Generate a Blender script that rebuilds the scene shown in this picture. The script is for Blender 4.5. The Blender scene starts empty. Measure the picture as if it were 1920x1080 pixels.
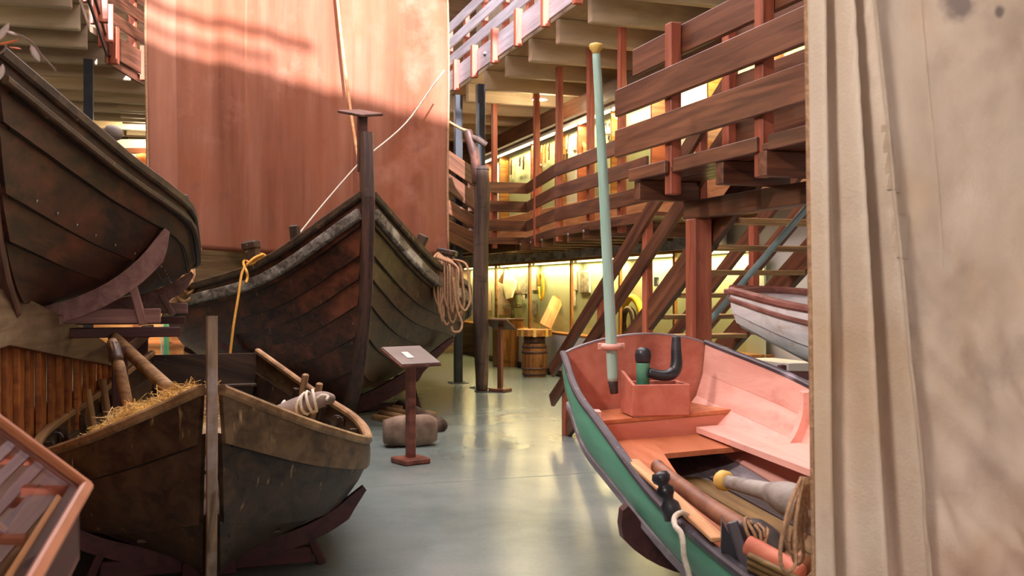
import bpy, math, random
from mathutils import Vector, Matrix, noise as mnoise
random.seed(7)
SC = bpy.context.scene
COL = SC.collection
# ------------------------------------------------------------------ camera, light, exposure
F = 1866.67          # focal length in pixels of the 1920 px wide frame (35 mm lens, 36 mm sensor)
H = 1.65             # eye height
cam_data = bpy.data.cameras.new('camera')
cam_data.lens = 35.0; cam_data.sensor_width = 36.0; cam_data.clip_start = 0.05; cam_data.clip_end = 200
cam_data.dof.use_dof = True; cam_data.dof.focus_distance = 9.0; cam_data.dof.aperture_fstop = 6.3
cam = bpy.data.objects.new('camera', cam_data); COL.objects.link(cam)
cam.location = (0, 0, H); cam.rotation_euler = (math.pi/2, 0, 0)
SC.camera = cam
SC.view_settings.view_transform = 'Standard'; SC.view_settings.look = 'None'
SC.view_settings.gamma = 1.0; SC.view_settings.use_curve_mapping = False
SC.view_settings.exposure = 0.5
SC.cycles.use_denoising = True
SC.cycles.max_bounces = 8; SC.cycles.diffuse_bounces = 5; SC.cycles.glossy_bounces = 4
SC.cycles.transmission_bounces = 6; SC.cycles.transparent_max_bounces = 12
SC.cycles.caustics_reflective = False; SC.cycles.caustics_refractive = False
SC.cycles.sample_clamp_indirect = 6.0
world = bpy.data.worlds.new('world'); SC.world = world; world.use_nodes = True
wb = world.node_tree.nodes['Background']
wb.inputs[0].default_value = (1.0, 0.87, 0.89, 1); wb.inputs[1].default_value = 5.0
sun_data = bpy.data.lights.new('sun', 'SUN'); sun_data.energy = 13.0; sun_data.angle = math.radians(1.2)
sun_data.color = (0.97, 0.92, 1.0)
sun = bpy.data.objects.new('sun', sun_data); COL.objects.link(sun)
SUN_TO = Vector((0.25, -0.83, 0.42)).normalized()      # direction towards the sun, behind the viewer
sun.rotation_euler = (-SUN_TO).to_track_quat('-Z', 'Y').to_euler()

# ------------------------------------------------------------------ building axes
AX = Vector((-0.317, 0.948, 0)); AX.normalize()         # long axis of the hall
BX = Vector((AX.y, -AX.x, 0))                           # across the hall
def ab(a, b, z=0.0): return AX*a + BX*b + Vector((0, 0, z))
def P(px, py, d): return Vector(((px-960)/F*d, d, H+(540-py)/F*d))
def on_z(px, py, z):
    d = (H-z)*F/(py-540); return Vector(((px-960)/F*d, d, z))
def G(px, py): return on_z(px, py, 0)
def a_at(px, b):                                        # a on the line b = const seen at column px
    k = (px-960)/F
    return b*(AX.y-BX.y*k)/(AX.y*k-AX.x) if abs(AX.y*k-AX.x) > 1e-6 else 0
def lin(h):
    h = h.lstrip('#'); c = [int(h[i:i+2], 16)/255 for i in (0, 2, 4)]
    return tuple((x/12.92 if x <= 0.04045 else ((x+0.055)/1.055)**2.4) for x in c)+(1,)

# ------------------------------------------------------------------ materials
MATS = {}
def _mat(name):
    m = bpy.data.materials.new(name); m.use_nodes = True
    nt = m.node_tree; b = nt.nodes['Principled BSDF']
    MATS[name] = m
    return m, nt, b
def _ramp(nt, stops):
    r = nt.nodes.new('ShaderNodeValToRGB'); e = r.color_ramp.elements
    e[0].position, e[0].color = stops[0]; e[1].position, e[1].color = stops[-1]
    for p, c in stops[1:-1]:
        x = e.new(p); x.color = c
    return r
def wood(name, dark, light, rough=0.5, scale=(1.2, 16, 16), bump=0.25, blotch=None, bl_scale=1.4, bl_cut=(0.5, 0.72), vary=0.25, spec=0.4, noise_scale=1.0, coat=0.0, scratch=None):
    m, nt, b = _mat(name); N = nt.nodes; L = nt.links
    tc = N.new('ShaderNodeTexCoord'); oi = N.new('ShaderNodeObjectInfo')
    off = N.new('ShaderNodeVectorMath'); off.operation = 'MULTIPLY_ADD'
    L.new(oi.outputs['Random'], off.inputs[0]); off.inputs[1].default_value = (37, 53, 71); L.new(tc.outputs['Object'], off.inputs[2])
    mp = N.new('ShaderNodeMapping'); mp.inputs['Scale'].default_value = scale; L.new(off.outputs[0], mp.inputs['Vector'])
    nz = N.new('ShaderNodeTexNoise'); nz.inputs['Scale'].default_value = noise_scale; nz.inputs['Detail'].default_value = 7; nz.inputs['Roughness'].default_value = 0.62
    nz.inputs['Distortion'].default_value = 0.6
    L.new(mp.outputs[0], nz.inputs['Vector'])
    r = _ramp(nt, [(0.36, lin(dark)), (0.64, lin(light))]); L.new(nz.outputs['Fac'], r.inputs[0])
    out = r.outputs[0]
    if blotch:
        n2 = N.new('ShaderNodeTexNoise'); n2.inputs['Scale'].default_value = bl_scale; n2.inputs['Detail'].default_value = 8; n2.inputs['Roughness'].default_value = 0.65
        mp2 = N.new('ShaderNodeMapping'); mp2.inputs['Scale'].default_value = (0.8, 1.6, 1.6); L.new(off.outputs[0], mp2.inputs['Vector']); L.new(mp2.outputs[0], n2.inputs['Vector'])
        r2 = _ramp(nt, [(bl_cut[0], (0, 0, 0, 1)), (bl_cut[1], (1, 1, 1, 1))]); L.new(n2.outputs['Fac'], r2.inputs[0])
        mx = N.new('ShaderNodeMixRGB'); L.new(r2.outputs[0], mx.inputs[0]); L.new(out, mx.inputs[1]); mx.inputs[2].default_value = lin(blotch); out = mx.outputs[0]
    if scratch:
        n5 = N.new('ShaderNodeTexNoise'); n5.inputs['Scale'].default_value = 1.0; n5.inputs['Detail'].default_value = 4; n5.inputs['Roughness'].default_value = 0.5
        mp5 = N.new('ShaderNodeMapping'); mp5.inputs['Scale'].default_value = (16, 16, 5); mp5.inputs['Rotation'].default_value = (0.5, 0.3, 0); L.new(off.outputs[0], mp5.inputs['Vector']); L.new(mp5.outputs[0], n5.inputs['Vector'])
        r5 = _ramp(nt, [(0.66, (0, 0, 0, 1)), (0.74, (1, 1, 1, 1))]); L.new(n5.outputs['Fac'], r5.inputs[0])
        m5 = N.new('ShaderNodeMixRGB'); L.new(r5.outputs[0], m5.inputs[0]); L.new(out, m5.inputs[1]); m5.inputs[2].default_value = lin(scratch); out = m5.outputs[0]
    if vary:
        hs = N.new('ShaderNodeHueSaturation'); mr = N.new('ShaderNodeMapRange')
        L.new(oi.outputs['Random'], mr.inputs['Value']); mr.inputs['To Min'].default_value = 1-vary; mr.inputs['To Max'].default_value = 1+vary
        L.new(mr.outputs[0], hs.inputs['Value']); L.new(out, hs.inputs['Color']); out = hs.outputs[0]
    L.new(out, b.inputs['Base Color'])
    mr2 = N.new('ShaderNodeMapRange'); L.new(nz.outputs['Fac'], mr2.inputs['Value']); mr2.inputs['To Min'].default_value = rough-0.1; mr2.inputs['To Max'].default_value = min(1, rough+0.12)
    L.new(mr2.outputs[0], b.inputs['Roughness'])
    b.inputs['Specular IOR Level'].default_value = spec
    if coat: b.inputs['Coat Weight'].default_value = coat; b.inputs['Coat Roughness'].default_value = 0.25
    if bump:
        bp = N.new('ShaderNodeBump'); bp.inputs['Strength'].default_value = bump; bp.inputs['Distance'].default_value = 0.01
        L.new(nz.outputs['Fac'], bp.inputs['Height']); L.new(bp.outputs[0], b.inputs['Normal'])
    return m
def plain(name, c, rough=0.6, c2=None, scale=8, metal=0.0, bump=0.0, spec=0.4):
    m, nt, b = _mat(name); N = nt.nodes; L = nt.links
    tc = N.new('ShaderNodeTexCoord'); nz = N.new('ShaderNodeTexNoise'); nz.inputs['Scale'].default_value = scale; nz.inputs['Detail'].default_value = 6
    L.new(tc.outputs['Object'], nz.inputs['Vector'])
    r = _ramp(nt, [(0.3, lin(c)), (0.7, lin(c2 or c))]); L.new(nz.outputs['Fac'], r.inputs[0]); L.new(r.outputs[0], b.inputs['Base Color'])
    b.inputs['Roughness'].default_value = rough; b.inputs['Metallic'].default_value = metal; b.inputs['Specular IOR Level'].default_value = spec
    if bump:
        bp = N.new('ShaderNodeBump'); bp.inputs['Strength'].default_value = bump; bp.inputs['Distance'].default_value = 0.01
        L.new(nz.outputs['Fac'], bp.inputs['Height']); L.new(bp.outputs[0], b.inputs['Normal'])
    return m
def emit(name, c, strength):
    m, nt, b = _mat(name)
    b.inputs['Base Color'].default_value = lin(c); b.inputs['Emission Color'].default_value = lin(c); b.inputs['Emission Strength'].default_value = strength
    return m
def glass(name, tint='#ffffff', alpha=0.12, rough=0.02):
    m, nt, b = _mat(name); N = nt.nodes; L = nt.links
    tr = N.new('ShaderNodeBsdfTransparent'); tr.inputs[0].default_value = lin(tint)
    gl = N.new('ShaderNodeBsdfGlossy'); gl.inputs['Roughness'].default_value = rough
    fr = N.new('ShaderNodeLayerWeight'); fr.inputs[0].default_value = 0.5
    pw = N.new('ShaderNodeMath'); pw.operation = 'POWER'; pw.inputs[1].default_value = 4.0; L.new(fr.outputs['Facing'], pw.inputs[0])
    ad = N.new('ShaderNodeMath'); ad.operation = 'MULTIPLY_ADD'; ad.inputs[1].default_value = 0.3; ad.inputs[2].default_value = alpha+0.02; ad.use_clamp = True; L.new(pw.outputs[0], ad.inputs[0])
    mx = N.new('ShaderNodeMixShader'); L.new(ad.outputs[0], mx.inputs[0]); L.new(tr.outputs[0], mx.inputs[1]); L.new(gl.outputs[0], mx.inputs[2])
    L.new(mx.outputs[0], nt.nodes['Material Output'].inputs[0])
    return m

wood('stained_board', '#43251a', '#764a33', 0.40, (0.9, 14, 14), 0.15, vary=0.16, coat=0.15)
wood('red_post_wood', '#8c4633', '#b8694d', 0.45, (1.2, 14, 14), 0.15, blotch='#6b3020', bl_scale=3, bl_cut=(0.62, 0.8), vary=0.12)
wood('tread_wood', '#86653f', '#b8945f', 0.5, (1.2, 14, 14), 0.15, vary=0.12)
wood('beam_paint', '#ab987c', '#cdbb9e', 0.7, (0.4, 3, 3), 0.15, blotch='#92805f', bl_scale=0.9, bl_cut=(0.55, 0.8), vary=0.05)
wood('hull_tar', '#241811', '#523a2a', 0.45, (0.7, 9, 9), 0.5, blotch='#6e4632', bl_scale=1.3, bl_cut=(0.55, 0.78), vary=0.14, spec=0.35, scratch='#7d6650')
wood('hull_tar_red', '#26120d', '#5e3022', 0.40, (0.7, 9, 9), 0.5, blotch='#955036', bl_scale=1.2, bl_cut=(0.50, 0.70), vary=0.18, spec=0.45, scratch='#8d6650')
wood('hull_brown', '#281b13', '#523d2b', 0.52, (0.7, 10, 10), 0.5, blotch='#6e573c', bl_scale=2.6, bl_cut=(0.58, 0.76), vary=0.12, scratch='#a88a5e')
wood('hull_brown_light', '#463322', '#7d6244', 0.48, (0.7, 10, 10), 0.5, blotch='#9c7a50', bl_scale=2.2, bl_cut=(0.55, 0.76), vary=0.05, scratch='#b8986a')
wood('hull_olive', '#24150f', '#4e3024', 0.52, (0.6, 8, 8), 0.5, blotch='#774430', bl_scale=1.5, bl_cut=(0.52, 0.74), vary=0.14, spec=0.3)
wood('worn_rail', '#6a4c31', '#a98258', 0.5, (0.8, 14, 14), 0.4, blotch='#c29a6c', bl_scale=2.5, bl_cut=(0.5, 0.72), vary=0.08)
wood('worn_white_rail', '#453a33', '#8d8378', 0.6, (0.9, 16, 16), 0.4, blotch='#c8bfb5', bl_scale=2.6, bl_cut=(0.52, 0.66), vary=0.1)
wood('stem_wood', '#5e4734', '#a98c70', 0.45, (5, 20, 2.0), 0.3, blotch='#b9a9a2', bl_scale=2.0, bl_cut=(0.5, 0.72), vary=0.0)
wood('stem_dark', '#34231d', '#634338', 0.5, (6, 18, 1.5), 0.35, blotch='#7a4c3c', bl_scale=2, bl_cut=(0.55, 0.8), vary=0.0)
wood('cradle_wood', '#7a5650', '#a37e76', 0.55, (1.0, 10, 10), 0.12, blotch='#5a3d38', bl_scale=3.5, bl_cut=(0.66, 0.8), vary=0.1)
wood('cradle_dark', '#3d1f1c', '#5c3230', 0.5, (1.0, 10, 10), 0.12, vary=0.1)
wood('pine_plank', '#8a4318', '#c07632', 0.5, (10, 10, 0.9), 0.12, blotch='#5e2a10', bl_scale=4, bl_cut=(0.66, 0.8), vary=0.28)
wood('fascia_grey', '#6d5640', '#a08a70', 0.6, (0.7, 10, 10), 0.2, blotch='#4d3a2b', bl_scale=1.2, bl_cut=(0.5, 0.8), vary=0.05)
wood('driftwood', '#3b2c25', '#6d5748', 0.7, (8, 8, 0.8), 0.5, blotch='#2c201a', bl_scale=3, bl_cut=(0.55, 0.75), vary=0.0)
wood('barrel_wood', '#5d3817', '#9a6530', 0.45, (12, 12, 0.9), 0.2, blotch='#3a220f', bl_scale=4, bl_cut=(0.55, 0.75), vary=0.2)
wood('oak', '#7a4a20', '#b37a3c', 0.45, (1.2, 14, 14), 0.12, vary=0.15)
wood('case_orange', '#a5613c', '#d18a62', 0.35, (1.2, 14, 14), 0.08, vary=0.05)
wood('lectern_wood', '#5c2f28', '#86503f', 0.4, (10, 10, 1.2), 0.12, vary=0.1)
wood('pink_paint', '#d29688', '#e5aea0', 0.5, (0.8, 7, 7), 0.2, blotch='#c07a6b', bl_scale=2.5, bl_cut=(0.56, 0.78), vary=0.05)
wood('transom_paint', '#b06450', '#c47a66', 0.5, (7, 0.8, 7), 0.2, blotch='#d0938a', bl_scale=3, bl_cut=(0.62, 0.78), vary=0.03)
wood('orange_paint', '#a55a37', '#bd744d', 0.5, (0.8, 8, 8), 0.2, blotch='#cb8f68', bl_scale=2.2, bl_cut=(0.58, 0.72), vary=0.04)
wood('green_paint', '#4b8f72', '#68a98c', 0.45, (0.8, 7, 7), 0.2, blotch='#8abda6', bl_scale=3, bl_cut=(0.62, 0.8), vary=0.03)
wood('purple_grey_paint', '#665c62', '#958b92', 0.5, (0.8, 9, 9), 0.35, blotch='#b5abb0', bl_scale=4, bl_cut=(0.55, 0.75), vary=0.05)
wood('black_paint', '#1b1b1f', '#37363b', 0.33, (1.2, 9, 9), 0.25, blotch='#5b585c', bl_scale=5, bl_cut=(0.62, 0.75), vary=0.05)
wood('gunwale_dark', '#2b262b', '#575058', 0.42, (0.8, 9, 9), 0.4, blotch='#8f8590', bl_scale=3.5, bl_cut=(0.55, 0.7), vary=0.04, scratch='#b89a80')
wood('bilge_dark', '#241c1a', '#3b2f2a', 0.6, (0.8, 8, 8), 0.25, vary=0.1)
wood('floor_board_olive', '#5a4324', '#86683b', 0.6, (0.8, 9, 9), 0.25, blotch='#3f2d18', bl_scale=3, bl_cut=(0.6, 0.8), vary=0.1)
wood('white_hull_paint', '#d3cbcd', '#f0ebec', 0.6, (0.8, 8, 8), 0.35, blotch='#b88a72', bl_scale=3.0, bl_cut=(0.57, 0.70), vary=0.03)
wood('boat_red_brown', '#6d3d33', '#99655a', 0.5, (0.8, 12, 12), 0.3, vary=0.1)
wood('oar_brown', '#6a3e2a', '#a06c50', 0.5, (5, 5, 5), 0.3, blotch='#432619', bl_scale=5, bl_cut=(0.56, 0.7), vary=0.0)
wood('oar_salmon', '#c0654c', '#d8846a', 0.5, (1.0, 10, 10), 0.15, vary=0.0)
wood('oar_grey', '#7a6f66', '#aaa098', 0.6, (1.0, 12, 12), 0.3, vary=0.0)
wood('tan_wood', '#b57a4c', '#d9a676', 0.5, (0.9, 10, 10), 0.15, vary=0.05)
wood('pole_green', '#8fb8ab', '#b3d0c4', 0.42, (12, 12, 0.6), 0.12, blotch='#a9ab96', bl_scale=2, bl_cut=(0.62, 0.8), vary=0.0)
wood('grey_beam_plaster', '#8c8580', '#c4bdb7', 0.8, (2, 6, 6), 0.3, blotch='#6b6561', bl_scale=4, bl_cut=(0.5, 0.66), vary=0.05)
wood('straw_mat', '#c08c34', '#f5d27c', 0.7, (3, 3, 3), 0.0, blotch='#f5e6c6', bl_scale=2.2, bl_cut=(0.5, 0.62), vary=0.0)
wood('rope_tan', '#8f6a4c', '#bd9570', 0.8, (60, 60, 60), 0.5, vary=0.10)
plain('lap_shadow', '#120d0b', 0.5, '#1c1512', 20)
plain('rope_yellow', '#c98a2e', 0.7, '#e0a748', 60, bump=0.4)
plain('rope_white', '#cfc0ad', 0.8, '#e6dccd', 60, bump=0.4)
plain('rope_brown', '#a5784c', 0.8, '#c79b6a', 60, bump=0.4)
plain('steel_dark', '#24262b', 0.4, '#34373d', 5, metal=0.3)
plain('steel_blue', '#4a5258', 0.4, '#5b646a', 5, metal=0.3)
plain('pipe_blue', '#8aa3a6', 0.4, '#a3b9bb', 5, metal=0.2)
plain('iron', '#3c3a3d', 0.5, '#5a5558', 12, metal=0.5, bump=0.3)
plain('rivet', '#8d8a8c', 0.45, '#b5b1b2', 20, metal=0.5)
plain('white_wall', '#c9c4bd', 0.8, '#d6d1ca', 2)
plain('white_panel', '#d3d6d8', 0.7, '#e1e3e4', 3)
plain('case_green', '#a9b08e', 0.8, '#b7bd9c', 2)
plain('case_green_dark', '#8f9a76', 0.8, '#a0aa86', 2)
plain('paper', '#d8cdbd', 0.8, '#e5dccf', 6)
plain('paper_pink', '#cfae98', 0.8, '#dcc0ac', 6)
plain('photo_grey', '#6b6257', 0.6, '#c3b8a8', 14)
plain('dark_tool', '#3a2c20', 0.5, '#5c4833', 10)
plain('bone', '#e8d8a8', 0.6, '#f3e8c4', 5)
plain('canvas_roll', '#75645a', 0.85, '#a08d82', 10, bump=0.4)
plain('lectern_panel', '#6a615a', 0.3, '#827870', 3)
plain('brass_yellow', '#c9a04a', 0.5, '#dcb968', 12)
plain('orange_fabric', '#d9783a', 0.8, '#eba56a', 5)
plain('yellow_rubber', '#d9a81f', 0.5, '#edc447', 6)
plain('stone', '#5f4a3b', 0.9, '#a08874', 6, bump=0.8)
plain('twig', '#8a6f60', 0.7, '#a78d7c', 20)
plain('petal_orange', '#e0662c', 0.6, '#f08a4c', 10)
plain('petal_white', '#d8b7a8', 0.6, '#ecd8cc', 10)
plain('book_dark', '#332a28', 0.5, '#453936', 8)
emit('tube_light', '#fff0b8', 2.6)
emit('lamp_disc', '#ffd890', 8.0)
glass('case_glass', '#fdfcf2', 0.0)
glass('vitrine_glass', '#f6e2cf', 0.03)

def floor_mat():
    m, nt, b = _mat('polished_floor'); N = nt.nodes; L = nt.links
    tc = N.new('ShaderNodeTexCoord'); n1 = N.new('ShaderNodeTexNoise'); n1.inputs['Scale'].default_value = 0.8; n1.inputs['Detail'].default_value = 9; n1.inputs['Roughness'].default_value = 0.6
    L.new(tc.outputs['Object'], n1.inputs['Vector'])
    r = _ramp(nt, [(0.3, lin('#677370')), (0.5, lin('#798581')), (0.72, lin('#8a918b'))]); L.new(n1.outputs['Fac'], r.inputs[0])
    n2 = N.new('ShaderNodeTexNoise'); n2.inputs['Scale'].default_value = 30; n2.inputs['Detail'].default_value = 8; L.new(tc.outputs['Object'], n2.inputs['Vector'])
    r2 = _ramp(nt, [(0.3, (0.8, 0.8, 0.8, 1)), (0.6, (1, 1, 1, 1))]); L.new(n2.outputs['Fac'], r2.inputs[0])
    mx = N.new('ShaderNodeMixRGB'); mx.blend_type = 'MULTIPLY'; mx.inputs[0].default_value = 0.35; L.new(r.outputs[0], mx.inputs[1]); L.new(r2.outputs[0], mx.inputs[2])
    L.new(mx.outputs[0], b.inputs['Base Color'])
    mr = N.new('ShaderNodeMapRange'); L.new(n1.outputs['Fac'], mr.inputs['Value']); mr.inputs['To Min'].default_value = 0.21; mr.inputs['To Max'].default_value = 0.25; L.new(mr.outputs[0], b.inputs['Roughness'])
    b.inputs['Specular IOR Level'].default_value = 0.6
    return m
floor_mat()
def cloth_mat(name, base, light, stains, rough, warp=(6, 60), transl=0.0, streak=(5, 5, 0.5), spots=()):
    m, nt, b = _mat(name); N = nt.nodes; L = nt.links
    tc = N.new('ShaderNodeTexCoord')
    mp = N.new('ShaderNodeMapping'); mp.inputs['Scale'].default_value = streak; L.new(tc.outputs['Object'], mp.inputs['Vector'])
    n1 = N.new('ShaderNodeTexNoise'); n1.inputs['Scale'].default_value = 1.0; n1.inputs['Detail'].default_value = 8; n1.inputs['Roughness'].default_value = 0.6; L.new(mp.outputs[0], n1.inputs['Vector'])
    r = _ramp(nt, [(0.3, lin(base)), (0.7, lin(light))]); L.new(n1.outputs['Fac'], r.inputs[0])
    out = r.outputs[0]
    for (c, sc_, lo, hi, seed) in stains:
        n = N.new('ShaderNodeTexNoise'); n.inputs['Scale'].default_value = sc_; n.inputs['Detail'].default_value = 9; n.inputs['Roughness'].default_value = 0.6
        v = N.new('ShaderNodeVectorMath'); v.operation = 'ADD'; v.inputs[1].default_value = (seed, seed*1.7, seed*0.3); L.new(tc.outputs['Object'], v.inputs[0]); L.new(v.outputs[0], n.inputs['Vector'])
        rr = _ramp(nt, [(lo, (0, 0, 0, 1)), (hi, (1, 1, 1, 1))]); L.new(n.outputs['Fac'], rr.inputs[0])
        mx = N.new('ShaderNodeMixRGB'); L.new(rr.outputs[0], mx.inputs[0]); L.new(out, mx.inputs[1]); mx.inputs[2].default_value = lin(c); out = mx.outputs[0]
    for (cx, cy, cz, r_, c) in spots:                    # stains with a place and outline of their own
        dv = N.new('ShaderNodeVectorMath'); dv.operation = 'DISTANCE'; L.new(tc.outputs['Object'], dv.inputs[0]); dv.inputs[1].default_value = (cx, cy, cz)
        n = N.new('ShaderNodeTexNoise'); n.inputs['Scale'].default_value = 9; n.inputs['Detail'].default_value = 5; L.new(tc.outputs['Object'], n.inputs['Vector'])
        ma = N.new('ShaderNodeMath'); ma.operation = 'MULTIPLY_ADD'; L.new(n.outputs['Fac'], ma.inputs[0]); ma.inputs[1].default_value = r_*2.4; L.new(dv.outputs['Value'], ma.inputs[2])
        rr = _ramp(nt, [(min(.98, r_*1.75), (1, 1, 1, 1)), (min(.99, r_*2.3), (0, 0, 0, 1))]); L.new(ma.outputs[0], rr.inputs[0])
        mx = N.new('ShaderNodeMixRGB'); L.new(rr.outputs[0], mx.inputs[0]); L.new(out, mx.inputs[1]); mx.inputs[2].default_value = lin(c); out = mx.outputs[0]
    L.new(out, b.inputs['Base Color']); b.inputs['Roughness'].default_value = rough; b.inputs['Specular IOR Level'].default_value = 0.15
    n3 = N.new('ShaderNodeTexNoise'); n3.inputs['Scale'].default_value = warp[1]; n3.inputs['Detail'].default_value = 4; L.new(tc.outputs['Object'], n3.inputs['Vector'])
    n4 = N.new('ShaderNodeTexNoise'); n4.inputs['Scale'].default_value = warp[0]; n4.inputs['Detail'].default_value = 5; L.new(tc.outputs['Object'], n4.inputs['Vector'])
    ad = N.new('ShaderNodeMath'); ad.operation = 'MULTIPLY_ADD'; ad.inputs[1].default_value = 0.25; L.new(n3.outputs['Fac'], ad.inputs[0]); L.new(n4.outputs['Fac'], ad.inputs[2])
    bp = N.new('ShaderNodeBump'); bp.inputs['Strength'].default_value = 0.35; bp.inputs['Distance'].default_value = 0.02; L.new(ad.outputs[0], bp.inputs['Height']); L.new(bp.outputs[0], b.inputs['Normal'])
    if transl:
        t = N.new('ShaderNodeBsdfTranslucent'); L.new(out, t.inputs[0])
        ms = N.new('ShaderNodeMixShader'); ms.inputs[0].default_value = transl; L.new(b.outputs[0], ms.inputs[1]); L.new(t.outputs[0], ms.inputs[2])
        L.new(ms.outputs[0], N['Material Output'].inputs[0])
    return m
cloth_mat('red_canvas', '#7c4a36', '#a36e57', [('#96583d', 1.1, 0.45, 0.75, 3), ('#b57f6a', 0.9, 0.58, 0.8, 9), ('#7d5244', 2.2, 0.62, 0.8, 21)], 0.9, (3, 40), 0.1, (3.2, 3.2, 0.25))
cloth_mat('linen', '#c4ad96', '#e4d3c0', [('#bf9a74', 1.3, 0.48, 0.78, 4), ('#ab9987', 3.5, 0.56, 0.8, 11), ('#7d6f66', 2.4, 0.67, 0.74, 31)], 0.9, (9, 120), 0.12, (2, 2, 1), spots=((0.474, 0.139, 0.93, 0.055, '#8d7e75'), (0.588, 0.177, 0.92, 0.02, '#7f726b'), (0.284, 0.075, -0.14, 0.022, '#b08c68'), (0.341, 0.094, -0.13, 0.016, '#b08c68')))

cloth_mat('hem_canvas', '#86543f', '#a8745d', [('#98604c', 1.1, 0.5, 0.75, 3)], 0.9, (3, 40), 0.1, (3.2, 3.2, 0.25))
cloth_mat('dark_canvas', '#3d2a22', '#6e4e40', [('#82604f', 2.0, 0.55, 0.8, 3)], 0.85, (6, 60), 0.0, (3, 3, 3))
# ------------------------------------------------------------------ builders
WORLD = {}
def link(o, parent=None, M=None):
    M = M or Matrix.Identity(4)
    COL.objects.link(o)
    if parent is not None:
        o.parent = parent; o.matrix_parent_inverse = WORLD[parent.name].inverted()
    o.matrix_basis = M; WORLD[o.name] = M
    return o
def tag(o, label=None, cat=None, group=None, kind=None):
    if label: o['label'] = label
    if cat: o['category'] = cat
    if group: o['group'] = group
    if kind: o['kind'] = kind
    return o
def thing(name, label, cat, loc=(0, 0, 0), group=None):
    o = bpy.data.objects.new(name, None); o.empty_display_size = 0.1
    link(o, None, Matrix.Translation(Vector(loc))); return tag(o, label, cat, group)
def structure(name, label=None):
    o = bpy.data.objects.new(name, None); link(o, None, Matrix.Identity(4)); o['kind'] = 'structure'
    if label: o['label'] = label
    return o
def mesh(name, verts, faces, mat, parent=None, M=None, smooth=False):
    me = bpy.data.meshes.new(name); me.from_pydata([tuple(v) for v in verts], [], faces); me.update()
    if smooth: me.polygons.foreach_set('use_smooth', [True]*len(me.polygons))
    me.materials.append(MATS[mat])
    return link(bpy.data.objects.new(name, me), parent, M)
def frame(p0, x, up=(0, 0, 1)):
    x = Vector(x).normalized(); u = Vector(up); y = u.cross(x)
    if y.length < 1e-4: y = Vector((0, 1, 0)).cross(x)
    y.normalize(); z = x.cross(y)
    M = Matrix((x, y, z)).transposed().to_4x4(); M.translation = Vector(p0); return M
BOXC = {}
def chamfer(lx, ly, lz, c):
    """box 0..lx, -ly/2..ly/2, -lz/2..lz/2 with chamfered edges"""
    c = min(c, lx*0.2, ly*0.2, lz*0.2)
    V = []; idx = {}
    for i in (0, 1):
        for j in (0, 1):
            for k in (0, 1):
                p = [i*lx, (j-0.5)*ly, (k-0.5)*lz]; s = [1-2*i, 1-2*j, 1-2*k]
                for ax in range(3):      # vertex lying on face normal ax: inset in the two others
                    q = [p[m]+(0 if m == ax else s[m]*c) for m in range(3)]
                    idx[(i, j, k, ax)] = len(V); V.append(q)
    Fc = []
    for ax in range(3):
        o1, o2 = [m for m in range(3) if m != ax]
        for v in (0, 1):
            def g(a, b, axx=ax):
                t = [0, 0, 0]; t[ax] = v; t[o1] = a; t[o2] = b; return idx[(*t, axx)]
            Fc.append([g(0, 0), g(1, 0), g(1, 1), g(0, 1)])
        for a in (0, 1):                 # edges along ax
            for b in (0, 1):
                t0 = [0, 0, 0]; t1 = [0, 0, 0]; t0[o1] = t1[o1] = a; t0[o2] = t1[o2] = b; t1[ax] = 1
                Fc.append([idx[(*t0, o1)], idx[(*t1, o1)], idx[(*t1, o2)], idx[(*t0, o2)]])
    for i in (0, 1):
        for j in (0, 1):
            for k in (0, 1):
                Fc.append([idx[(i, j, k, 0)], idx[(i, j, k, 1)], idx[(i, j, k, 2)]])
    return V, Fc
def fix_normals(me):
    import bmesh
    bm = bmesh.new(); bm.from_mesh(me); bmesh.ops.recalc_face_normals(bm, faces=bm.faces); bm.to_mesh(me); bm.free()
def boxm(lx, ly, lz, mat, c=0.006):
    key = (round(lx, 4), round(ly, 4), round(lz, 4), mat, c)
    if key not in BOXC:
        V, Fc = chamfer(lx, ly, lz, c); me = bpy.data.meshes.new('board'); me.from_pydata(V, [], Fc); fix_normals(me); me.materials.append(MATS[mat]); BOXC[key] = me
    return BOXC[key]
def board(name, p0, p1, w, h, mat, parent=None, up=(0, 0, 1), c=0.006):
    """length p0->p1, w sideways, h along up"""
    p0 = Vector(p0); d = Vector(p1)-p0
    return link(bpy.data.objects.new(name, boxm(d.length, w, h, mat, c)), parent, frame(p0, d, up))
def box(name, cen, sx, sy, sz, mat, parent=None, xdir=BX, c=0.006):
    """box standing on cen (bottom centre); sx along xdir, sy across, sz up"""
    x = Vector(xdir).normalized(); p = Vector(cen)+Vector((0, 0, sz/2))-x*(sx/2)
    return link(bpy.data.objects.new(name, boxm(sx, sy, sz, mat, c)), parent, frame(p, x))
def post(name, p, z0, z1, sx, sy, mat, parent=None, xdir=BX, c=0.006):
    p = Vector((p[0], p[1], 0)); M = frame(p+Vector((0, 0, z0)), (0, 0, 1), xdir)
    return link(bpy.data.objects.new(name, boxm(z1-z0, sy, sx, mat, c)), parent, M)
def resample(pts, n):
    pts = [Vector(p) for p in pts]
    if len(pts) < 3: return [pts[0].lerp(pts[-1], i/n) for i in range(n+1)]
    out = []; m = len(pts)-1
    for i in range(n+1):
        t = i/n*m; k = min(int(t), m-1); f = t-k
        p0 = pts[max(k-1, 0)]; p1 = pts[k]; p2 = pts[k+1]; p3 = pts[min(k+2, m)]
        out.append(0.5*((2*p1)+(p2-p0)*f+(2*p0-5*p1+4*p2-p3)*f*f+(3*p1-p0-3*p2+p3)*f**3))
    return out
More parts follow.
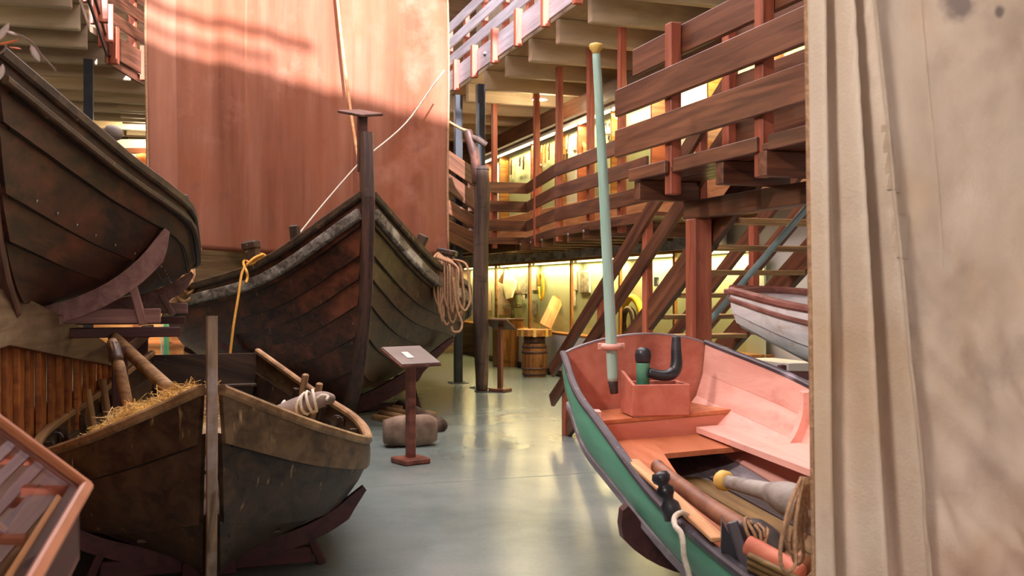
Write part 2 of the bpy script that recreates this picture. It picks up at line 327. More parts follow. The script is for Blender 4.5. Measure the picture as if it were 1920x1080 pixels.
def tube(name, pts, r, mat, parent=None, sides=8, n=None, origin=None):
    pts = resample(pts, n) if n else [Vector(p) for p in pts]
    o = Vector(origin) if origin is not None else pts[0].copy()
    N = len(pts); rs = r if isinstance(r, (list, tuple)) else [r]*N
    if len(rs) != N: rs = [rs[min(int(i/(N-1)*(len(rs)-1)), len(rs)-2)]+(rs[min(int(i/(N-1)*(len(rs)-1)), len(rs)-2)+1]-rs[min(int(i/(N-1)*(len(rs)-1)), len(rs)-2)])*((i/(N-1)*(len(rs)-1))-min(int(i/(N-1)*(len(rs)-1)), len(rs)-2)) for i in range(N)]
    V = []; Fc = []; up = None
    for i, p in enumerate(pts):
        t = (pts[min(i+1, N-1)]-pts[max(i-1, 0)]).normalized()
        if up is None: up = Vector((0, 0, 1)) if abs(t.z) < 0.9 else Vector((1, 0, 0))
        s = t.cross(up).normalized(); up = s.cross(t).normalized()
        for k in range(sides):
            a = 2*math.pi*k/sides; V.append(p-o+(s*math.cos(a)+up*math.sin(a))*rs[i])
    for i in range(N-1):
        for k in range(sides):
            Fc.append([i*sides+k, i*sides+(k+1) % sides, (i+1)*sides+(k+1) % sides, (i+1)*sides+k])
    Fc.append(list(range(sides))[::-1]); Fc.append([(N-1)*sides+k for k in range(sides)])
    ob = mesh(name, V, Fc, mat, parent, Matrix.Translation(o), True); return ob
def lathe(name, prof, mat, parent=None, M=None, sides=20):
    V = []; Fc = []
    for r, z in prof:
        for k in range(sides):
            a = 2*math.pi*k/sides; V.append((r*math.cos(a), r*math.sin(a), z))
    for i in range(len(prof)-1):
        for k in range(sides): Fc.append([i*sides+k, i*sides+(k+1) % sides, (i+1)*sides+(k+1) % sides, (i+1)*sides+k])
    Fc.append(list(range(sides))[::-1]); Fc.append([(len(prof)-1)*sides+k for k in range(sides)])
    ob = mesh(name, V, Fc, mat, parent, M, True); return ob
def zmat(p, axis=(0, 0, 1)):
    q = Vector((0, 0, 1)).rotation_difference(Vector(axis).normalized()); M = q.to_matrix().to_4x4(); M.translation = Vector(p); return M
def prism(name, pts, vec, mat, parent=None, xdir=None):
    """polygon pts (3D, planar) extruded by vec"""
    pts = [Vector(p) for p in pts]; vec = Vector(vec); n = len(pts)
    M = frame(pts[0], xdir if xdir else (pts[1]-pts[0])); Mi = M.inverted()
    V = [Mi @ p for p in pts]+[Mi @ (p+vec) for p in pts]
    Fc = [list(range(n)), list(range(2*n-1, n-1, -1))]+[[i, i+n, (i+1) % n+n, (i+1) % n] for i in range(n)]
    ob = mesh(name, V, Fc, mat, parent, M); fix_normals(ob.data); return ob
def sweep(name, pts, sec, mat, parent=None, M=None, up=(0, 0, 1), smooth=False):
    """sec: polygon (side, up) swept along pts; side = tangent x up (right of travel)"""
    pts = [Vector(p) for p in pts]; N = len(pts); m = len(sec); V = []; Fc = []; U = Vector(up)
    for i, p in enumerate(pts):
        t = (pts[min(i+1, N-1)]-pts[max(i-1, 0)]).normalized(); s = t.cross(U).normalized(); u = s.cross(t)
        for a, b in (sec(i/(N-1)) if callable(sec) else sec): V.append(p+s*a+u*b)
    if callable(sec): m = len(sec(0))
    for i in range(N-1):
        for k in range(m): Fc.append([i*m+k, i*m+(k+1) % m, (i+1)*m+(k+1) % m, (i+1)*m+k])
    Fc.append(list(range(m))[::-1]); Fc.append([(N-1)*m+k for k in range(m)])
    ob = mesh(name, V, Fc, mat, parent, M, smooth); fix_normals(ob.data); return ob
def rect(w, h, c=0.2):
    a, b = w/2, h/2; k = min(a, b)*c
    return [(-a+k, -b), (a-k, -b), (a, -b+k), (a, b-k), (a-k, b), (-a+k, b), (-a, b-k), (-a, -b+k)]

def pchip(xs, ys, x):
    n = len(xs); d = [(ys[i+1]-ys[i])/(xs[i+1]-xs[i]) for i in range(n-1)]; m = [d[0]]+[0]*(n-2)+[d[-1]]
    for i in range(1, n-1): m[i] = 0 if d[i-1]*d[i] <= 0 else 2*d[i-1]*d[i]/(d[i-1]+d[i])
    i = 0
    while i < n-2 and x > xs[i+1]: i += 1
    h = xs[i+1]-xs[i]; t = (x-xs[i])/h
    return (1+2*t)*(1-t)**2*ys[i]+t*(1-t)**2*h*m[i]+t*t*(3-2*t)*ys[i+1]+t*t*(t-1)*h*m[i+1]
class Hull:
    """s 0..1 along, u 0 keel .. 1 sheer, side +1/-1 (local y = -side*b)"""
    def __init__(s, ox, oy, th, L, sk, b, z, zk, R=0.0, bow=(.30, .12, .62, .52), mid=(.70, .06, 1.02, .5), heel=0.0, bowlen=.3):
        s.L = L; s.sk = sk; s.b = b; s.z = z; s.zk = zk; s.R = R; s.bow = bow; s.mid = mid; s.heel = heel; s.bowlen = bowlen
        a = Vector((math.sin(th), math.cos(th), 0)); l = Vector((-math.cos(th), math.sin(th), 0))
        s.M = Matrix((a, l, Vector((0, 0, 1)))).transposed().to_4x4(); s.M.translation = (ox, oy, 0)
    def base(h, s, u, side):
        s = min(max(s, 0), 1)
        b = pchip(h.sk, h.b, s); zs = pchip(h.sk, h.z, s); zk = h.zk(s) if callable(h.zk) else h.zk
        f = min(1, s/h.bowlen); f = f*f*(3-2*f)
        c = [h.bow[i]+(h.mid[i]-h.bow[i])*f for i in range(4)]
        y = b*(3*(1-u)**2*u*c[0]+3*(1-u)*u*u*c[2]+u**3)
        zr = 3*(1-u)**2*u*c[1]+3*(1-u)*u*u*c[3]+u**3
        x = h.L*s+h.R*(1-u)**2*(1-s)**4
        return Vector((x, -side*y, zk+(zs-zk)*zr-side*y*h.heel))
    def p(h, s, u, side, off=0.0):
        q = h.base(s, u, side)
        if off:
            e = 0.01
            ts = h.base(min(s+e, 1), u, side)-h.base(max(s-e, 0), u, side)
            tu = h.base(s, min(u+e, 1), side)-h.base(s, max(u-e, 0), side)
            n = ts.cross(tu)
            if n.length > 1e-9:
                n.normalize()
                if n.y*side > 0: n = -n          # outward: away from centreline (local -side)
                q = q+n*off
        return q
    def w(h, s, u, side, off=0.0): return h.M @ h.p(s, u, side, off)
def strake(h, name, parent, mat, u0, u1, side, t=0.02, s0=0.0, s1=1.0, ns=26, nu=4, lap=0.02):
    V = []; Fc = []; ub = max(0, u0-lap)
    for j in range(nu+1):
        f = j/nu; u = ub+(u1-ub)*f
        for i in range(ns+1):
            s = s0+(s1-s0)*(i/ns)
            V.append(h.p(s, u, side, 2*t-t*f))
    nb = len(V)
    for j in range(nu+1):
        f = j/nu; u = ub+(u1-ub)*f
        for i in range(ns+1):
            s = s0+(s1-s0)*(i/ns)
            V.append(h.p(s, u, side, t-t*f+0.0005))
    w = ns+1
    for j in range(nu):
        for i in range(ns):
            a = j*w+i; Fc.append([a, a+1, a+w+1, a+w]); Fc.append([nb+a+w, nb+a+w+1, nb+a+1, nb+a])
    for i in range(ns):
        Fc.append([i, nb+i, nb+i+1, i+1]); a = nu*w+i; Fc.append([a+1, nb+a+1, nb+a, a])
    for j in range(nu):
        a = j*w; Fc.append([a, a+w, nb+a+w, nb+a]); a = j*w+ns; Fc.append([nb+a, nb+a+w, a+w, a])
    ob = mesh(name, V, Fc, mat, parent, h.M, True); fix_normals(ob.data)
    ob.data.set_sharp_from_angle(angle=0.6)
    return ob
def seam(h, parent, side, u, t, s0=0.01, s1=.99, n=40, w=.016, hh=.014):  # dark strip stands in for the shadow under each plank lap
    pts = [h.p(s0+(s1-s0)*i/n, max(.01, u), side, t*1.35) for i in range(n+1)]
    return sweep('lap_shadow_strip', pts, rect(w, hh, .3), 'lap_shadow', parent, h.M)
def sheer_rail(h, name, parent, mat, side, w, hh, u=1.0, off=0.02, dz=0.0, s0=0.0, s1=1.0, n=36, out=0.0):
    pts = [h.p(s0+(s1-s0)*i/n, u, side, off)+Vector((0, 0, dz)) for i in range(n+1)]
    return sweep(name, pts, rect(w, hh, 0.5), mat, parent, h.M)
def rib(h, name, parent, mat, s, side, u0, u1, w=0.05, t=0.04, n=8):
    """frame timber lying inside the planking"""
    return _ribmesh(h, name, parent, mat, s, side, u0, u1, w, t, n)
def _ribmesh(h, name, parent, mat, s, side, u0, u1, w, t, n):
    V = []; Fc = []; ds = w/h.L/2
    for i in range(n+1):
        u = u0+(u1-u0)*i/n
        for (sg, of) in ((-1, 0.004), (1, 0.004), (1, -t), (-1, -t)): V.append(h.p(s+sg*ds, u, side, of))
    for i in range(n):
        for k in range(4): Fc.append([i*4+k, i*4+(k+1) % 4, (i+1)*4+(k+1) % 4, (i+1)*4+k])
    Fc.append([3, 2, 1, 0]); Fc.append([n*4+k for k in range(4)])
    ob = mesh(name, V, Fc, mat, parent, h.M); fix_normals(ob.data); return ob
def cradle_arm(h, parent, mat, s, side, u0, u1, w=0.07, t=0.14, off=0.05, n=10, tip=0.0):
    """shaped timber under the planking, following the section at s"""
    V = []; Fc = []; rows = []
    sec = [h.p(s, u0+(u1-u0)*i/n, side, off) for i in range(n+1)]
    cen = h.p(s, 0, side)
    if tip:
        d = (sec[-1]-sec[-3]).normalized(); sec.append(sec[-1]+d*tip)
    N = len(sec)
    for i, q in enumerate(sec):
        tg = sec[min(i+1, N-1)]-sec[max(i-1, 0)]; tg.x = 0; tg.normalize()
        nrm = Vector((0, tg.z*-side, tg.y*side)); 
        if nrm.z > 0: nrm = -nrm
        tt = t*(1.0 if i < N-2 else (0.75 if i == N-2 else 0.3))
        x = h.L*s
        for (sx, o) in ((-w/2, 0), (w/2, 0), (w/2, tt), (-w/2, tt)): V.append(Vector((x+sx, q.y, q.z))+nrm*o)
    for i in range(N-1):
        for k in range(4): Fc.append([i*4+k, i*4+(k+1) % 4, (i+1)*4+(k+1) % 4, (i+1)*4+k])
    Fc.append([3, 2, 1, 0]); Fc.append([(N-1)*4+k for k in range(4)])
    # grain runs along the arm: local x across, so rotate frame
    ob = mesh('arm', V, Fc, mat, parent, h.M); fix_normals(ob.data); return [h.M @ q for q in sec]

# ================================================================== THE SETTING
Z2 = 2.57            # balcony floor level
Z3 = 5.0             # underside of the upper gallery beams
fl = structure('floor', 'polished blue grey painted concrete floor')
V = [ab(-9, -9), ab(-9, 9), ab(26, 9), ab(26, -9)]
mesh('floor_surface', [(*v[:2], 0) for v in V]+[(*v[:2], -0.1) for v in V], [[0, 1, 2, 3][::-1], [4, 5, 6, 7], [0, 1, 5, 4], [1, 2, 6, 5], [2, 3, 7, 6], [3, 0, 4, 7]], 'polished_floor', fl)
fix_normals(bpy.data.objects['floor_surface'].data)
plain('floor_joint', '#5f6a66', 0.5)
for a_ in (8.2, 12.4): board('floor_joint', ab(a_, -1.0, 0.0005), ab(a_, 4.5, 0.0005), 0.006, 0.002, 'floor_joint', fl, c=0.0003)
WB = 7.2             # right wall plane
wr = structure('wall_right'); board('wall_surface', ab(-9, WB+.1, 4.5), ab(26, WB+.1, 4.5), 0.2, 9.0, 'white_wall', wr)
wl = structure('wall_left'); board('wall_surface', ab(-9, -8.2, 2.85), ab(26, -8.2, 2.85), 0.2, 5.7, 'white_wall', wl)
board('wall_surface', ab(13, -8.2, 7.35), ab(26, -8.2, 7.35), 0.2, 3.3, 'white_wall', wl)      # unseen upper gap towards the near end, added to let in side daylight
for k in range(9): post('daylight_gap_post', ab(-6+k*2.3, -8.2), 5.7, 9.0, .12, .15, 'white_wall', wl)
we = structure('wall_end'); board('wall_surface', ab(24.5, -8.2, 4.5), ab(24.5, WB, 4.5), 0.2, 9.0, 'fascia_grey', we)  # brown tone puts the lack of light on this wall into its colour
# wall behind the viewer: unseen window band between piers, added to light the foreground
wk = structure('wall_back')
board('wall_head', ab(-6, -8.2, 6.2), ab(-6, WB, 6.2), 0.2, 5.6, 'white_wall', wk)
board('wall_sill', ab(-6, -8.2, 1.25), ab(-6, WB, 1.25), 0.2, 2.5, 'white_wall', wk)
for k in range(7): post('pier', ab(-6, -8.2+k*2.55), 2.5, 3.4, .3, .2, 'white_wall', wk)
# roof: solid over the galleries and the near part, glazed (open) over the middle of the hall
ce = structure('ceiling', 'roof over the hall with a long skylight')
board('roof_panel', ab(-9, -5.2, 9.1), ab(26, -5.2, 9.1), 6.4, 0.2, 'white_wall', ce)
board('roof_panel', ab(-9, 6.3, 9.1), ab(26, 6.3, 9.1), 2.4, 0.2, 'white_wall', ce)
board('roof_panel', ab(18.5, 1.7, 9.1), ab(26, 1.7, 9.1), 7.2, 0.2, 'white_wall', ce)
SK0, SK1 = (5.85, -2.0), (3.05, 5.1)     # near edge of the skylight, raked to cut the sunlight on the red sail
prism('roof_panel', [ab(-9, -2.0, 9.0), ab(SK0[0], SK0[1], 9.0), ab(SK1[0], SK1[1], 9.0), ab(-9, 5.1, 9.0)], (0, 0, .2), 'white_wall', ce)
for (da, wd, fr) in ((.66, .06, .42), (1.35, .085, .5), (4.2, .1, 1), (7.2, .1, 1), (10.2, .1, 1)):  # unseen bars, added to throw soft stripes of shade on the red sail
    e0, e1 = ab(SK0[0]+da, SK0[1], 9.05), ab(SK1[0]+da, SK1[1], 9.05); board('sun_stripe_bar', e0, e0.lerp(e1, fr), wd, 0.1, 'white_wall', ce)

# upper gallery: beams, deck, on both sides of the hall
def gallery(name, b_in, b_out, a_list, a0, a1):
    g = structure(name)
    for a_ in a_list: board('beam', ab(a_, b_in, Z3+.17), ab(a_, b_out, Z3+.17), 0.13, 0.34, 'beam_paint', g, c=0.015)
    w = abs(b_out-b_in)
    board('deck', ab(a0, (b_in+b_out)/2, Z3+.39), ab(a1, (b_in+b_out)/2, Z3+.39), w, 0.1, 'beam_paint', g)
    return g
def beam_list(first, step, n): return [first+step*i for i in range(n)]
RA = [a_at(x, 4.92) for x in (1105, 1025, 985, 928, 897)]
RA = beam_list(a_at(1105, 4.92)-1.13*10, 1.13, 20)
LA = beam_list(a_at(135, -1.22)-1.06*9, 1.06, 22)
gallery('ceiling_right', 4.92, WB, RA, -8, 25)
gL = structure('ceiling_left')
for a_ in LA: board('beam', ab(a_, -1.22+max(0, (a_-15.3)*.334), Z3+.17), ab(a_, -8.1, Z3+.17), 0.13, 0.34, 'beam_paint', gL, c=0.015)
prism('deck', [ab(-8, -1.22, Z3+.34), ab(15.5, -1.22, Z3+.34), ab(25, 1.9, Z3+.34), ab(25, -8.1, Z3+.34), ab(-8, -8.1, Z3+.34)], (0, 0, .1), 'beam_paint', gL)
# gallery across the far end of the hall
ge = structure('ceiling_end')
for k in range(6): board('beam', ab(20.2+k*.8, -1.1, Z3+.17), ab(20.2+k*.8, 4.85, Z3+.17), 0.13, 0.34, 'beam_paint', ge, c=0.015)
board('deck', ab(22.4, -1.2, Z3+.39), ab(22.4, 4.9, Z3+.39), 4.4, 0.1, 'beam_paint', ge)

def upper_rail(label, p0, p1, n, mat_rail, step=1.13, zo=0.0):
    """railing from p0 to p1; n points back onto the gallery"""
    p0 = Vector(p0); p1 = Vector(p1); d = (p1-p0); ln = d.length; d.normalize(); n = Vector(n)
    t = thing('gallery_railing', label, 'railing', p0+Vector((0, 0, Z3+.4)))
    up = lambda z: Vector((0, 0, Z3+z+zo))
    board('fascia_board', p0+up(.42), p1+up(.42), 0.04, 0.36, mat_rail, t)
    for z in (.88, 1.2, 1.5): board('rail', p0+n*.09+up(z), p1+n*.09+up(z), 0.035, 0.19, mat_rail, t)
    m = max(1, int((ln-.2)/step))
    for i in range(m+1):
        q = p0+d*(.1+i*step)
        post('post', q-n*.05, Z3+.14+zo, Z3+.68+zo, 0.1, 0.11, 'red_post_wood', t, xdir=d)
        post('post', q+d*.05+n*.15, Z3+.4+zo, Z3+1.62+zo, 0.09, 0.1, 'red_post_wood', t, xdir=d)
    for i in range(2, m, 3):
        fb = [o for o in t.children if o.name.startswith('fascia_board')][0]
        lathe('bolt', [(0, 0), (.035, 0), (.035, .02), (.02, .035), (0, .036)], 'rivet', fb, zmat(p0+d*(.7+i*step)-n*.02+up(.42), -n), 8)
    return t
wood('rail_sunlit', '#9a98a2', '#c2c0ca', 0.4, (0.9, 14, 14), 0.12, vary=0.1, coat=0.2)  # sunlight on the rails is put into this paler base colour
upper_rail('pale sunlit-toned upper gallery railing with red posts, right of the red sail', ab(9.0, 4.70), ab(20.0, 4.70), BX, 'rail_sunlit')
KN = Vector((-5.86, 14.4, 0))
upper_rail('near stretch of the dark red upper gallery railing, top left', ab(9.5, -1.0), KN, -BX, 'stained_board')
upper_rail('far angled stretch of the dark red upper gallery railing, beside the red sail', KN+Vector((.0, .05, 0)), KN+Vector((.05, 3.4, 0)), Vector((-1, 0, 0)), 'stained_board', zo=-.22)
tr4 = structure('trim_4', 'thin dark steel edge under the left gallery'); board('edge_strip', ab(9.0, -1.05, Z3+.12), KN+Vector((0, 0, Z3+.02)), .03, .05, 'steel_dark', tr4); board('edge_strip', KN+Vector((-.02, 0, Z3-.02)), KN+Vector((-.02, 3.4, Z3-.1)), .03, .14, 'stained_board', tr4)

# ---- middle balcony along the right wall
bal = structure('balcony_deck', 'balcony floor on dark joists below the upper display cases')
RP = [Vector((1.62, 11.9, 0)), Vector((1.37, 12.9, 0)), Vector((.67, 15.4, 0)), Vector((.33, 17.3, 0)), Vector((.28, 18.2, 0)), Vector((-.35, 17.9, 0)), Vector((-.8, 17.9, 0))]
def bw(p): return p.dot(AX), p.dot(BX)
deck_pts = [RP[0], RP[2], RP[4], Vector((-1.6, 18.0, 0)), ab(24.3, 1.0), ab(24.3, WB-.05), ab(11.2, WB-.05)]
prism('deck', [p+Vector((0, 0, Z2-.05)) for p in deck_pts], (0, 0, .05), 'stained_board', bal)
for i in range(9):
    a_ = 12.0+i*.85; r = 5.42+(a_-12)*.125
    board('joist', ab(a_, r-.18, Z2-.15), ab(a_, WB-.1, Z2-.15), 0.08, 0.19, 'stained_board', bal)
    lathe('bolt', [(0, 0), (.022, 0), (.022, .012), (0, .016)], 'rivet', bal, zmat(ab(a_-.02, r-.18, Z2-.13), -BX), 8)
for s_ in (-.5, .1): board('joist', Vector((s_, 18.2, Z2-.15)), Vector((s_-1.5, 22.5, Z2-.15)), 0.08, 0.19, 'stained_board', bal)
rail = thing('balcony_railing', 'dark red balcony railing with tall ceiling-high posts, behind the green pole', 'railing', RP[0]+Vector((0, 0, Z2)))
for (z, h_) in ((Z2+.9, .2), (Z2+.56, .2), (Z2+.21, .2), (Z2-.06, .13)):
    for i in (0, 2, 4):
        q = {0: (RP[0], RP[2]), 2: (RP[2], RP[4]), 4: (RP[4], RP[6])}[i]
        board('rail', q[0]+Vector((0, 0, z)), q[1]+Vector((0, 0, z)), 0.04, h_, 'stained_board', rail)
for (px, d) in ((1158, 12.9), (1100, 14.1), (1042, 15.3), (1000, 17.2), (921, 18.1)):
    p = P(px, 540, d); post('tall_post', p+BX*.06, Z2-.2, Z3+.05, 0.09, 0.1, 'red_post_wood', rail)
# inclined railing running down behind the red sail's right edge
r2 = thing('stair_railing', 'sloping dark railing between the red sail and the old wooden post', 'railing', P(830, 440, 17.0))
for (y0, y1, h_) in ((282, 340, .28), (325, 385, .28), (372, 425, .22), (420, 462, .34)):
    board('rail', P(815, y0, 16.9), P(900, y1, 17.3), 0.05, h_, 'stained_board', r2)
post('post', P(822, 500, 16.95), 2.3, 4.4, .08, .1, 'red_post_wood', r2)

# ---- display cases set in the right wall: lower floor
FB = 6.75            # glass plane
hd = structure('trim_1', 'rough grey plastered lintel above the lower display cases')
cut = [a_at(x, FB) for x in (840, 1010, 1085, 1165, 1330)]
for i in range(len(cut)-1):
    board('lintel_block', ab(cut[i]-.005, FB+.12, 2.32), ab(cut[i+1]+.005, FB+.12, 2.32), 0.3, 0.25+.004*i, 'grey_beam_plaster', hd)
lw = structure('trim_2', 'pale panel below the lower display cases')
board('plinth_panel', ab(10.0, FB+.2, .39), ab(22.6, FB+.2, .39), 0.4, 0.76, 'white_wall', lw)
board('skirting_board', ab(10.0, FB-.01, .06), ab(22.6, FB-.01, .06), 0.03, 0.1, 'steel_dark', lw)
divs = [862, 928, 991, 1069, 1160, 1262, 1400]
names = ['display case with a pale wooden panel, next to the steel column', 'display case with the folded cream object and lantern, behind the old post',
         'display case with the yellow oval hoop, behind the barrel table', 'display case with the framed picture, left of the stairs',
         'display case with the big yellow ring, seen through the stair railings', 'display case seen through the stair treads']
AD = [a_at(x, FB) for x in divs]
def lower_case(i):
    a1, a0 = AD[i], AD[i+1]; m = (a0+a1)/2
    t = thing('display_case', names[i], 'display case', ab(m, FB+.2, .78), 'lower display cases')
    board('back_panel', ab(a0, FB+.27, 1.47), ab(a1, FB+.27, 1.47), .03, 1.42, 'case_green', t)
    board('shelf', ab(a0, FB+.2, .79), ab(a1, FB+.2, .79), .42, .04, 'oak', t)
    post('frame_stile', ab(a1-.02, FB+.02), .78, 2.2, .05, .06, 'oak', t)
    board('frame_head', ab(a0, FB+.02, 2.17), ab(a1, FB+.02, 2.17), .05, .05, 'oak', t)
    board('pane', ab(a0+.01, FB, 1.47), ab(a1-.05, FB, 1.47), .006, 1.36, 'case_glass', t, c=0.0005)
    tube('lamp_tube', [ab(a0+.1, FB+.1, 2.13), ab(a1-.12, FB+.1, 2.13)], .018, 'tube_light', t)
    L_ = bpy.data.lights.new('case_light', 'AREA'); L_.shape = 'RECTANGLE'; L_.size = abs(a1-a0)*.85; L_.size_y = .05; L_.energy = 17*abs(a1-a0); L_.color = (1.0, .80, .42)
    lo = bpy.data.objects.new('case_light', L_); M = frame(ab(m, FB+.12, 2.1), AX); link(lo, t, M)
    return a0, a1
for i in range(6): lower_case(i)
# ---- upper cases on the balcony
ub = structure('trim_3', 'dark beam above the upper display cases'); board('beam', ab(9.0, FB-.06, 4.86), ab(22.9, FB-.06, 4.86), .12, .3, 'stained_board', ub)
udivs = [900, 932, 991, 1036, 1078, 1140, 1215, 1320, 1430, 1560]
unames = ['behind the crooked post top', 'with two dark fork-like tools', 'with orange spoons', 'with pinned paper sheets', 'beside the green pole', 'with small black blades', 'behind the left end of the stair landing', 'behind the middle of the landing rails', 'at the right edge of the landing rails']
AU = [a_at(x, FB) for x in udivs]
def upper_case(i):
    a1, a0 = AU[i], AU[i+1]; m = (a0+a1)/2; ln = abs(a1-a0)
    t = thing('wall_case', 'lit upper display case '+unames[i], 'display case', ab(m, FB+.2, 3.2), 'upper display cases')
    board('back_panel', ab(a0, FB+.3, 3.9), ab(a1, FB+.3, 3.9), .03, 1.36, 'case_green' if i % 3 else 'white_panel', t)
    board('base_panel', ab(a0, FB+.1, 2.9), ab(a1, FB+.1, 2.9), .06, .62, 'tan_wood', t)
    board('divider', ab(a1, FB+.05, 3.9), ab(a1, FB+.28, 3.9), .04, 1.4, 'oak' if i % 2 else 'red_post_wood', t)
    board('pane', ab(a0+.02, FB+.02, 3.85), ab(a1-.04, FB+.02, 3.85), .006, 1.25, 'case_glass', t, c=0.0005)
    board('light_housing', ab(a0, FB+.12, 4.66), ab(a1, FB+.12, 4.66), .16, .06, 'white_panel', t)
    tube('lamp_tube', [ab(a0+.06, FB+.06, 4.6), ab(a1-.06, FB+.06, 4.6)], .025, 'tube_light', t)
    L_ = bpy.data.lights.new('case_light', 'AREA'); L_.shape = 'RECTANGLE'; L_.size = ln*.9; L_.size_y = .06; L_.energy = 18*ln; L_.color = (1.0, .84, .48)
    lo = bpy.data.objects.new('case_light', L_); link(lo, t, frame(ab(m, FB+.1, 4.56), AX))
for i in range(9): upper_case(i)
# left lower room: far wall display seen under the raised boat, and white panels on the level above
lp = thing('wall_panel', 'white panel with a dark rail on the far left wall, beside the red sail', 'panel', P(245, 300, 21.5))
board('panel_board', P(150, 270, 21.6), P(300, 270, 21.6), .05, .2, 'white_panel', lp)
board('panel_board', P(150, 318, 21.7), P(300, 318, 21.7), .05, .75, 'white_panel', lp)
board('rail', P(150, 283, 21.3), P(300, 283, 21.3), .06, .12, 'stained_board', lp)
of = thing('work_coat', 'orange fabric garment hanging on the far left wall', 'garment', P(268, 330, 21.0))
Vg = []
for j in range(7):
    for i in range(9): Vg.append(P(256+i*4.5, 288+j*9, 20.9)+Vector((0, .04*math.sin(i*1.6+j*.2), 0)))
o = mesh('coat_cloth', Vg, [[j*9+i, j*9+i+1, (j+1)*9+i+1, (j+1)*9+i] for j in range(6) for i in range(8)], 'orange_fabric', of, None, True)
md = o.modifiers.new('thickness', 'SOLIDIFY'); md.thickness = .03
fc = thing('wall_cabinet', 'lit far cabinet with orange frame, seen under the raised dark boat', 'display case', G(270, 690))
board('back_panel', P(170, 632, 19.6), P(345, 632, 19.6), .05, 1.3, 'tan_wood', fc)
for (x0, x1, y0, y1) in ((262, 345, 640, 645), (262, 345, 668, 674)): board('frame_bar', P(x0, (y0+y1)/2, 19.5), P(x1, (y0+y1)/2, 19.5), .05, .06, 'case_orange', fc)
post('frame_post', P(266, 640, 19.5), .3, 1.0, .1, .08, 'case_orange', fc); post('frame_post', P(256, 640, 19.4), .1, 2.0, .12, .12, 'stained_board', fc)
post('green_panel', P(312, 640, 19.4), .1, 1.1, .1, .05, 'green_paint', fc); post('teal_rod', P(303, 640, 19.3), .3, 1.0, .03, .03, 'pipe_blue', fc)
L_ = bpy.data.lights.new('cabinet_light', 'AREA'); L_.size = .8; L_.energy = 25; L_.color = (1, .78, .45); link(bpy.data.objects.new('cabinet_light', L_), fc, frame(P(250, 560, 18.8), (1, 0, 0)))
# lamps under the gallery ceilings
def ceiling_lamp(p, e, label):
    t = thing('ceiling_lamp', label, 'lamp', p, 'round ceiling lamps')
    lathe('housing', [(0, .06), (.13, .06), (.14, 0.0), (.12, 0.0)], 'white_panel', t, Matrix.Translation(p), 16)
    lathe('diffuser', [(0, -.005), (.115, -.005), (.115, .01), (0, .01)], 'lamp_disc', t, Matrix.Translation(p), 16)
    L_ = bpy.data.lights.new('lamp_light', 'POINT'); L_.energy = e; L_.color = (1, .80, .5); L_.shadow_soft_size = .12
    link(bpy.data.objects.new('lamp_light', L_), t, Matrix.Translation(Vector(p)-Vector((0, 0, .15))))
ceiling_lamp(P(264, 233, 20.8), 60, 'small round ceiling lamp just left of the red sail')
ceiling_lamp(ab(17.5, -4.5, Z3-.05), 60, 'round ceiling lamp over the far end of the left gallery')
ceiling_lamp(ab(12.5, -4.5, Z3-.05), 60, 'round ceiling lamp over the near end of the left gallery')
ceiling_lamp(ab(16.4, 6.0, Z3-.05), 35, 'round ceiling lamp over the right balcony')

def fill_spotlight(p, target, e, size, label):  # unseen lamp, added to brighten its target
    p = Vector(p); d = (Vector(target)-p).normalized()
    t = thing('fill_spotlight', label, 'lamp', p, 'added fill spotlights')
    lathe('can', [(0, -.12), (.05, -.12), (.06, .05), (.055, .06), (.045, .02)], 'steel_dark', t, zmat(p, d), 14); tube('bracket', [p-d*.08, p-d*.08+Vector((0, 0, .22))], .012, 'steel_dark', t, 8)
    L_ = bpy.data.lights.new('fill_light', 'SPOT'); L_.energy = e; L_.spot_size = math.radians(size); L_.spot_blend = .8; L_.shadow_soft_size = .25; L_.color = (1, .90, .84)
    M = (-d).to_track_quat('Z', 'Y').to_matrix().to_4x4(); M.translation = p+d*.08; link(bpy.data.objects.new('fill_light', L_), t, M)
fill_spotlight(ab(4.2, -1.3, 4.75), ab(6.0, 3.5, 1.1), 520, 60, 'added unseen spotlight under the left gallery aimed at the green boat')
fill_spotlight(ab(.2, -1.3, 4.75), ab(2.3, 3.3, 1.7), 520, 60, 'added unseen spotlight under the left gallery aimed at the linen sail')
fill_spotlight(ab(7.0, -1.3, 4.75), ab(7.5, 4.2, 1.2), 130, 42, 'added unseen spotlight under the left gallery aimed at the stairs')
def steel_column(p, z1, label):
    t = thing('steel_column', label, 'column', p)
    post('shaft', p, 0.01, z1, .13, .13, 'steel_dark', t); box('base_plate', p, .3, .3, .015, 'steel_dark', t)
    for s in (-1, 1): lathe('bolt', [(0, 0), (.018, 0), (.018, .02), (0, .022)], 'rivet', t, Matrix.Translation(Vector(p)+BX*.11*s+Vector((0, 0, .015))), 8)
steel_column(G(859, 718), Z3, 'dark steel column right of the red sail, nearest the yellow wall case')
steel_column(Vector((-.52, 16.4, 0)), Z3, 'dark steel column rising right behind the old wooden post')
steel_column(Vector((P(166, 540, 14.6).x, 14.6, 0)), Z3, "dark steel column under the left gallery beams")

